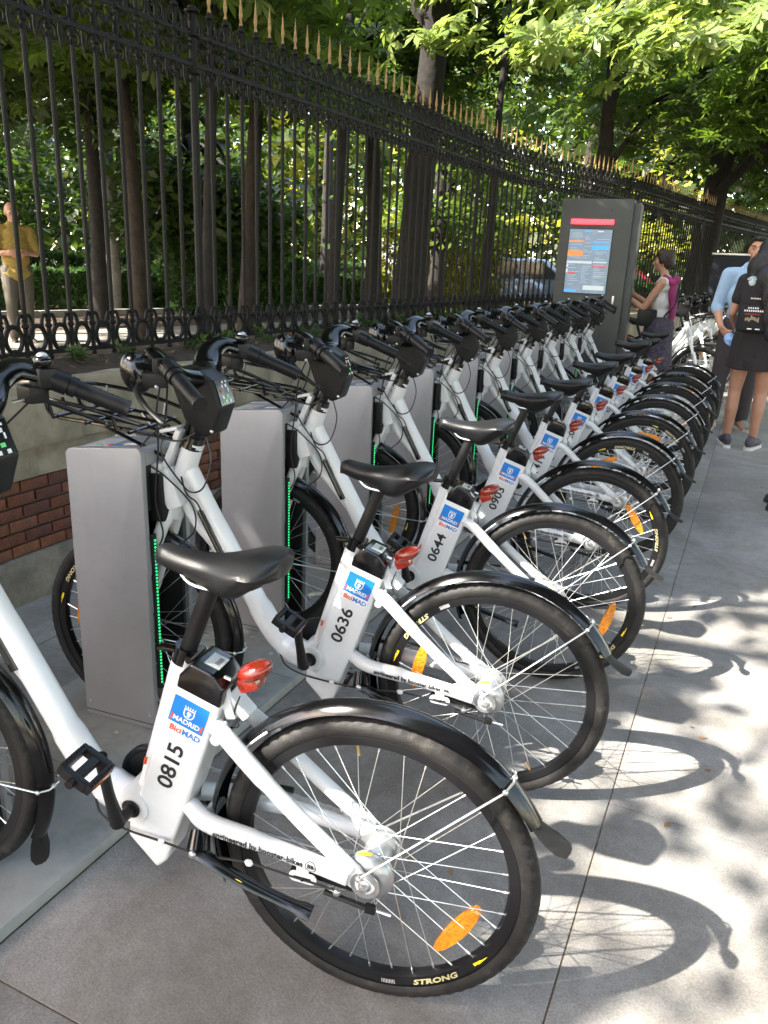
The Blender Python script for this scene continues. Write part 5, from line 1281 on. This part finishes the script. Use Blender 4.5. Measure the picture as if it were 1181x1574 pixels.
hairblob('hair', [(hc+Vector((0, .028, .055)), (.084, .094, .072)), (hc+Vector((0, .06, .01)), (.076, .058, .07)), (hc+Vector((0, -.040, .095)), (.062, .05, .026))], hair_k, r)
face_parts(r, hc, 1, -.28, hair_k)
for s_ in (-1, 1): shoe(r, (s_*.13, .03, 0), s_*.35, MATS.get('shoe_grey') or mat('shoe_grey', (.30, .30, .29), .7), MATS.get('sole_white') or mat('sole_white', (.62, .62, .60), .6))

# woman with backpack, back to the camera
ARM = [((-.225, .03, 1.13), (-.17, -.15, 1.03), (.3, -.6, .2), (1, 0, 0)), ((.225, .03, 1.14), (.20, -.16, 1.02), (-.3, -.6, .2), (-1, 0, 0))]
r, b, hc = person('woman seen from behind with long black hair, black backpack, black shorts and grey trainers', (.025, 7.86, 0), PI-.05, 1.82, [ARM[0], ARM[1]], skin2, True, .25, (0, 0), legs=.105)
dk_ = cloth('clothes_black', (.014, .013, .015)); sho = cloth('shorts_black', (.022, .018, .020))
mb = MB(); torso(mb, .014, True)
for i, s_ in enumerate((-1, 1)): sleeve(mb, i, s_, ARM[i][0], ARM[i][1], .012, .55, True)
remesh('top', mb, .009, dk_, r, 3)
mb = MB(); prof = [(.165, 1.06), (.185, .98), (.196, .90), (.204, .80), (.214, .70), (.208, .695)]; n = 48
for z in range(len(prof)):
    for k in range(n):
        a = 2*PI*k/n; f = 1+.022*math.sin(a*7+.6*z)*(z/5); mb.V.append(Vector((prof[z][0]*f*math.cos(a), .01+prof[z][0]*.76*f*math.sin(a), prof[z][1]-.010*abs(math.sin(a))*(z > 2))))
for z in range(len(prof)-1):
    for k in range(n): mb.F.append((z*n+k, z*n+(k+1) % n, (z+1)*n+(k+1) % n, (z+1)*n+k)); mb.M.append(0)
mb.build('shorts', sho, r)
hairblob('hair', [(hc+Vector((0, .022, .045)), (.106, .112, .092)), (hc+Vector((0, .060, -.02)), (.118, .088, .125)), ((.02, .110, 1.51), (.150, .085, .14)), ((-.03, .19, 1.42), (.130, .11, .13)), ((-.065, .275, 1.30), (.085, .055, .14)), ((-.085, .300, 1.17), (.065, .045, .14)), ((-.095, .300, 1.05), (.042, .034, .11)), ((.085, .04, 1.52), (.05, .05, .12)), ((-.085, .04, 1.52), (.05, .05, .12)), ((.12, .16, 1.36), (.05, .06, .10))], hair_k, r, .009, 2)
face_parts(r, hc, .95, .25, hair_k)
for s_ in (-1, 1): shoe(r, (s_*.105, .03, 0), s_*.25, MATS.get('trainer_grey') or mat('trainer_grey', (.075, .070, .085), .75, noise=.3, nscale=60), MATS['sole_white'])
bp = empty('backpack', (.025, 7.86, 0), PI-.05); bp.scale = (1.046, 1.046, 1.046); tag(bp, 'black backpack with printed front and clear bottle pocket, worn by the long-haired woman', 'backpack')
mb = MB(); mb.box((.045, .195, 1.215), (.255, .15, .42), bev=.055); mb.box((.045, .255, 1.12), (.205, .06, .20), bev=.025); bb = mb.build('bag_body', MATS['clothes_black'], bp, auto=60)
mb = MB()
for s_ in (-1, 1): mb.tube(bez([(.0+s_*.105, .13, 1.40), (s_*.115, .03, 1.475), (s_*.12, -.085, 1.38), (s_*.14, -.075, 1.20), (s_*.13, .09, 1.05)], 6), .017, 8, flat=(1, .35))
mb.build('shoulder_strap', MATS['clothes_black'], bp)
mb = MB(); mb.m = 0; g = random.Random(4)
def bq(x, z, w, h, m_): mb.m = m_; mb.add([(x-w/2, .2875 if z < 1.21 else .2725, z-h/2), (x-w/2, .2875 if z < 1.21 else .2725, z+h/2), (x+w/2, .2875 if z < 1.21 else .2725, z+h/2), (x+w/2, .2875 if z < 1.21 else .2725, z-h/2)], [(0, 1, 2, 3)])
for j in range(7): bq(.085-j*.011, 1.275, .007, .010, 0)
for j in range(5): bq(.09-j*.017, 1.200, .011, .013, 0)
for j in range(9): bq(.115-j*.0165, 1.178, .011, .014, 0)
bq(.055, 1.152, .12, .010, 1)
for j in range(8): bq(.10-j*.0135, 1.115+g.uniform(-.01, .01), .011, g.uniform(.02, .04), 2)
for x in (.06, 0): bq(x, 1.035, .035, .010, 0)
mb.build('bag_print', [stick_w, mat('print_darkred', (.20, .02, .02), .6), mat('print_tan', (.35, .28, .18), .6)], bb, smooth=False)['kind'] = 'stuff'
mb = MB(); mb.ell((.10, .232, 1.39), (.048, .040, .060), seg=16, rings=9); mb.build('clear_pocket', mat('clear_film', (.55, .66, .66), .12, coat=1, noise=.6, nscale=22), bp)
cp = MB(); cp.ell((0, 0, 0), (.055, .075, .05), seg=18, rings=10); cp.tube([(-.01, -.07, -.02), (-.03, -.12, -.035)], .035, 12, flat=(1, .25)); cpo = cp.build('cap', mat('cap_lightblue', (.28, .45, .78), .7), None); cpo.location = (-.20, 7.98, .96); cpo.rotation_euler = (.2, .5, .4)
tag(cpo, 'light blue cap held low at the side of the woman with the backpack', 'cap')

# man in yellow shirt in the park, arms folded
ARM = [((-.245, -.04, 1.14), (-.02, -.175, 1.13), (1, -.1, .15), (0, 1, 0)), ((.245, -.04, 1.14), (.02, -.205, 1.16), (-1, .1, -.1), (0, 1, 0))]
r, b, hc = person('bald man in yellow short-sleeved shirt standing in the park with folded arms', (-8.74, 7.58, .26), math.atan2(-8.76, 7.62)*-1+.2, 1.76, ARM, skin2, False, .1, (0, 0))
mb = MB(); torso(mb, .026); mb.ell((0, .01, .90), (.196, .150, .12)); cap(mb, (-.03, .0, 1.465), (.03, .0, 1.465), .060, .060)
for i, s_ in enumerate((-1, 1)): sleeve(mb, i, s_, ARM[i][0], ARM[i][1], .022, .85, False)
ym = bpy.data.materials.new('shirt_yellow'); ym.use_nodes = True; t_ = ym.node_tree; bq_ = t_.nodes['Principled BSDF']; bq_.inputs['Roughness'].default_value = .85
tcn = t_.nodes.new('ShaderNodeTexCoord'); wv = t_.nodes.new('ShaderNodeTexChecker'); wv.inputs['Scale'].default_value = 42; wv.inputs['Color1'].default_value = (.34, .235, .055, 1); wv.inputs['Color2'].default_value = (.27, .18, .042, 1)
t_.links.new(tcn.outputs['Object'], wv.inputs['Vector']); t_.links.new(wv.outputs['Color'], bq_.inputs['Base Color'])
remesh('shirt', mb, .010, ym, r, 3)
mb = MB()
for s_ in (-1, 1): limb(mb, [(s_*.085, .01, .93), (s_*.09, 0, .70), (s_*.095, -.005, .49), (s_*.095, .03, .12)], [.112, .096, .074, .062])
mb.ell((0, .012, .92), (.172, .12, .09)); remesh('trousers', mb, .011, cloth('trousers_grey', (.10, .085, .065)), r, 3)
face_parts(r, hc, 1, .1, hair_g)
for s_ in (-1, 1): shoe(r, (s_*.095, .03, 0), s_*.2, MATS.get('shoe_brown') or mat('shoe_brown', (.06, .04, .03), .6), MATS['sole_brown'])

# person at the right edge: only a dark shoe shows
ARM = [((-.22, .02, 1.12), (-.20, -.02, .88), (0, -.1, -1), (1, 0, 0)), ((.22, .02, 1.12), (.21, -.02, .88), (0, -.1, -1), (-1, 0, 0))]
r, b, hc = person('person at the right edge of whom only a dark shoe shows', (.435, 5.86, 0), -PI/2+.05, 1.75, ARM, skin, False, 0, (0, 0))
mb = MB(); torso(mb, .018)
for i, s_ in enumerate((-1, 1)): sleeve(mb, i, s_, ARM[i][0], ARM[i][1], .014, 1.6, False)
remesh('shirt', mb, .012, cloth('shirt_navy', (.03, .035, .06)), r, 3)
mb = MB()
for s_ in (-1, 1): limb(mb, [(s_*.085, .01, .93), (s_*.09, 0, .70), (s_*.095, -.005, .49), (s_*.095, .03, .13)], [.110, .094, .070, .056])
remesh('trousers', mb, .012, cloth('trousers_navy', (.025, .028, .04)), r, 3)
hairblob('hair', [(hc+Vector((0, .028, .055)), (.084, .094, .072)), (hc+Vector((0, .06, .01)), (.076, .058, .07))], hair_b, r)
for s_ in (-1, 1): shoe(r, (s_*.095, .03, 0), s_*.1, MATS.get('shoe_black') or mat('shoe_black', (.022, .024, .030), .5), MATS.get('sole_dark') or mat('sole_dark', (.03, .03, .03), .8))

# ------------------------------------------------------------------ vehicles in the street behind the park
glass = mat('car_glass', (.02, .025, .03), .08, coat=1)
def car(label, x, y, rz, L, W, H, col, van=False, z=.25):
    r = empty('parked_van' if van else 'parked_car', (x, y, z), rz); tag(r, label, 'van' if van else 'car', 'vehicles parked beyond the park')
    paint = mat('car_paint_'+str(len(MATS)), col, .3, coat=.7)
    if van: pr = [(-L/2, .35), (-L/2, H*.92), (-L/2+.15, H), (L*.28, H), (L*.40, H*.62), (L*.48, H*.52), (L/2, .75), (L/2, .35)]
    else: pr = [(-L/2, .35), (-L/2, .80), (-L*.44, .92), (-L*.36, .95), (-L*.22, H), (L*.10, H), (L*.26, .95), (L*.46, .80), (L/2, .62), (L/2, .35)]
    mb = MB(); mb.poly_prism(pr, -W/2, W/2, bev=.07); mb.build('body', paint, r, auto=50)
    for s_ in (-1, 1):
        mb = MB(); y_ = s_*(W/2+.004)
        if van: mb.poly_prism([(L*.10, H*.60), (L*.10, H*.88), (L*.27, H*.88), (L*.36, H*.62)], y_-.01, y_+.01)
        else: mb.poly_prism([(-L*.32, .97), (-L*.205, H-.08), (L*.085, H-.08), (L*.21, .97)], y_-.01, y_+.01)
        mb.build('side_window', glass, r, smooth=False)
        for wx in (-L*.31, L*.31):
            w_ = empty('wheel', (wx, s_*(W/2-.10), .33)); w_.parent = r
            mb = MB(); mb.lathe([(.20, -.1), (.31, -.1), (.33, -.06), (.33, .06), (.31, .1), (.20, .1)], 'y', 24, closed=True); mb.build('tyre', rubber, w_)
            mb = MB(); mb.lathe([(0, s_*.085), (.10, s_*.09), (.20, s_*.075), (.21, s_*.02)], 'y', 20); mb.build('rim', alu, w_)
        mb = MB(); mb.box((L/2-.04, s_*W*.36, .70), (.1, .26, .12), bev=.02); mb.build('headlight', alu, r)
        mb = MB(); mb.box((-L/2+.03, s_*W*.42, .80), (.08, .14, .22), bev=.02); mb.build('tail_lamp', red, r)
    return r
car('white van parked beyond the park trees', -9.2, 24.6, .35, 4.8, 1.9, 2.0, (.75, .75, .74), True)
car('pale blue car parked beside the white van', -6.2, 23.4, .25, 4.2, 1.75, 1.5, (.07, .10, .16))
car('dark red car parked behind the kiosk, right of the pale blue car', -4.4, 27.4, .25, 4.2, 1.75, 1.5, (.22, .02, .02))
# dark information panel behind the blue-shirted man
r = empty('information_panel', (-.50, 13.2, 0)); tag(r, 'dark information panel on two posts behind the man in the blue shirt', 'panel')
mb = MB(); mb.box((0, 0, 1.50), (.50, .06, .60), bev=.01); pn = mb.build('board', mat('panel_dark', (.010, .014, .026), .8), r)
mb = MB(); mb.box((0, 0, 1.815), (.54, .09, .03), bev=.006); mb.build('top_edge', alu, pn)
for s_ in (-1, 1): mb = MB(); mb.tube([(s_*.24, 0, 0), (s_*.24, 0, 1.12)], .025, 10); mb.build('post', iron, r)
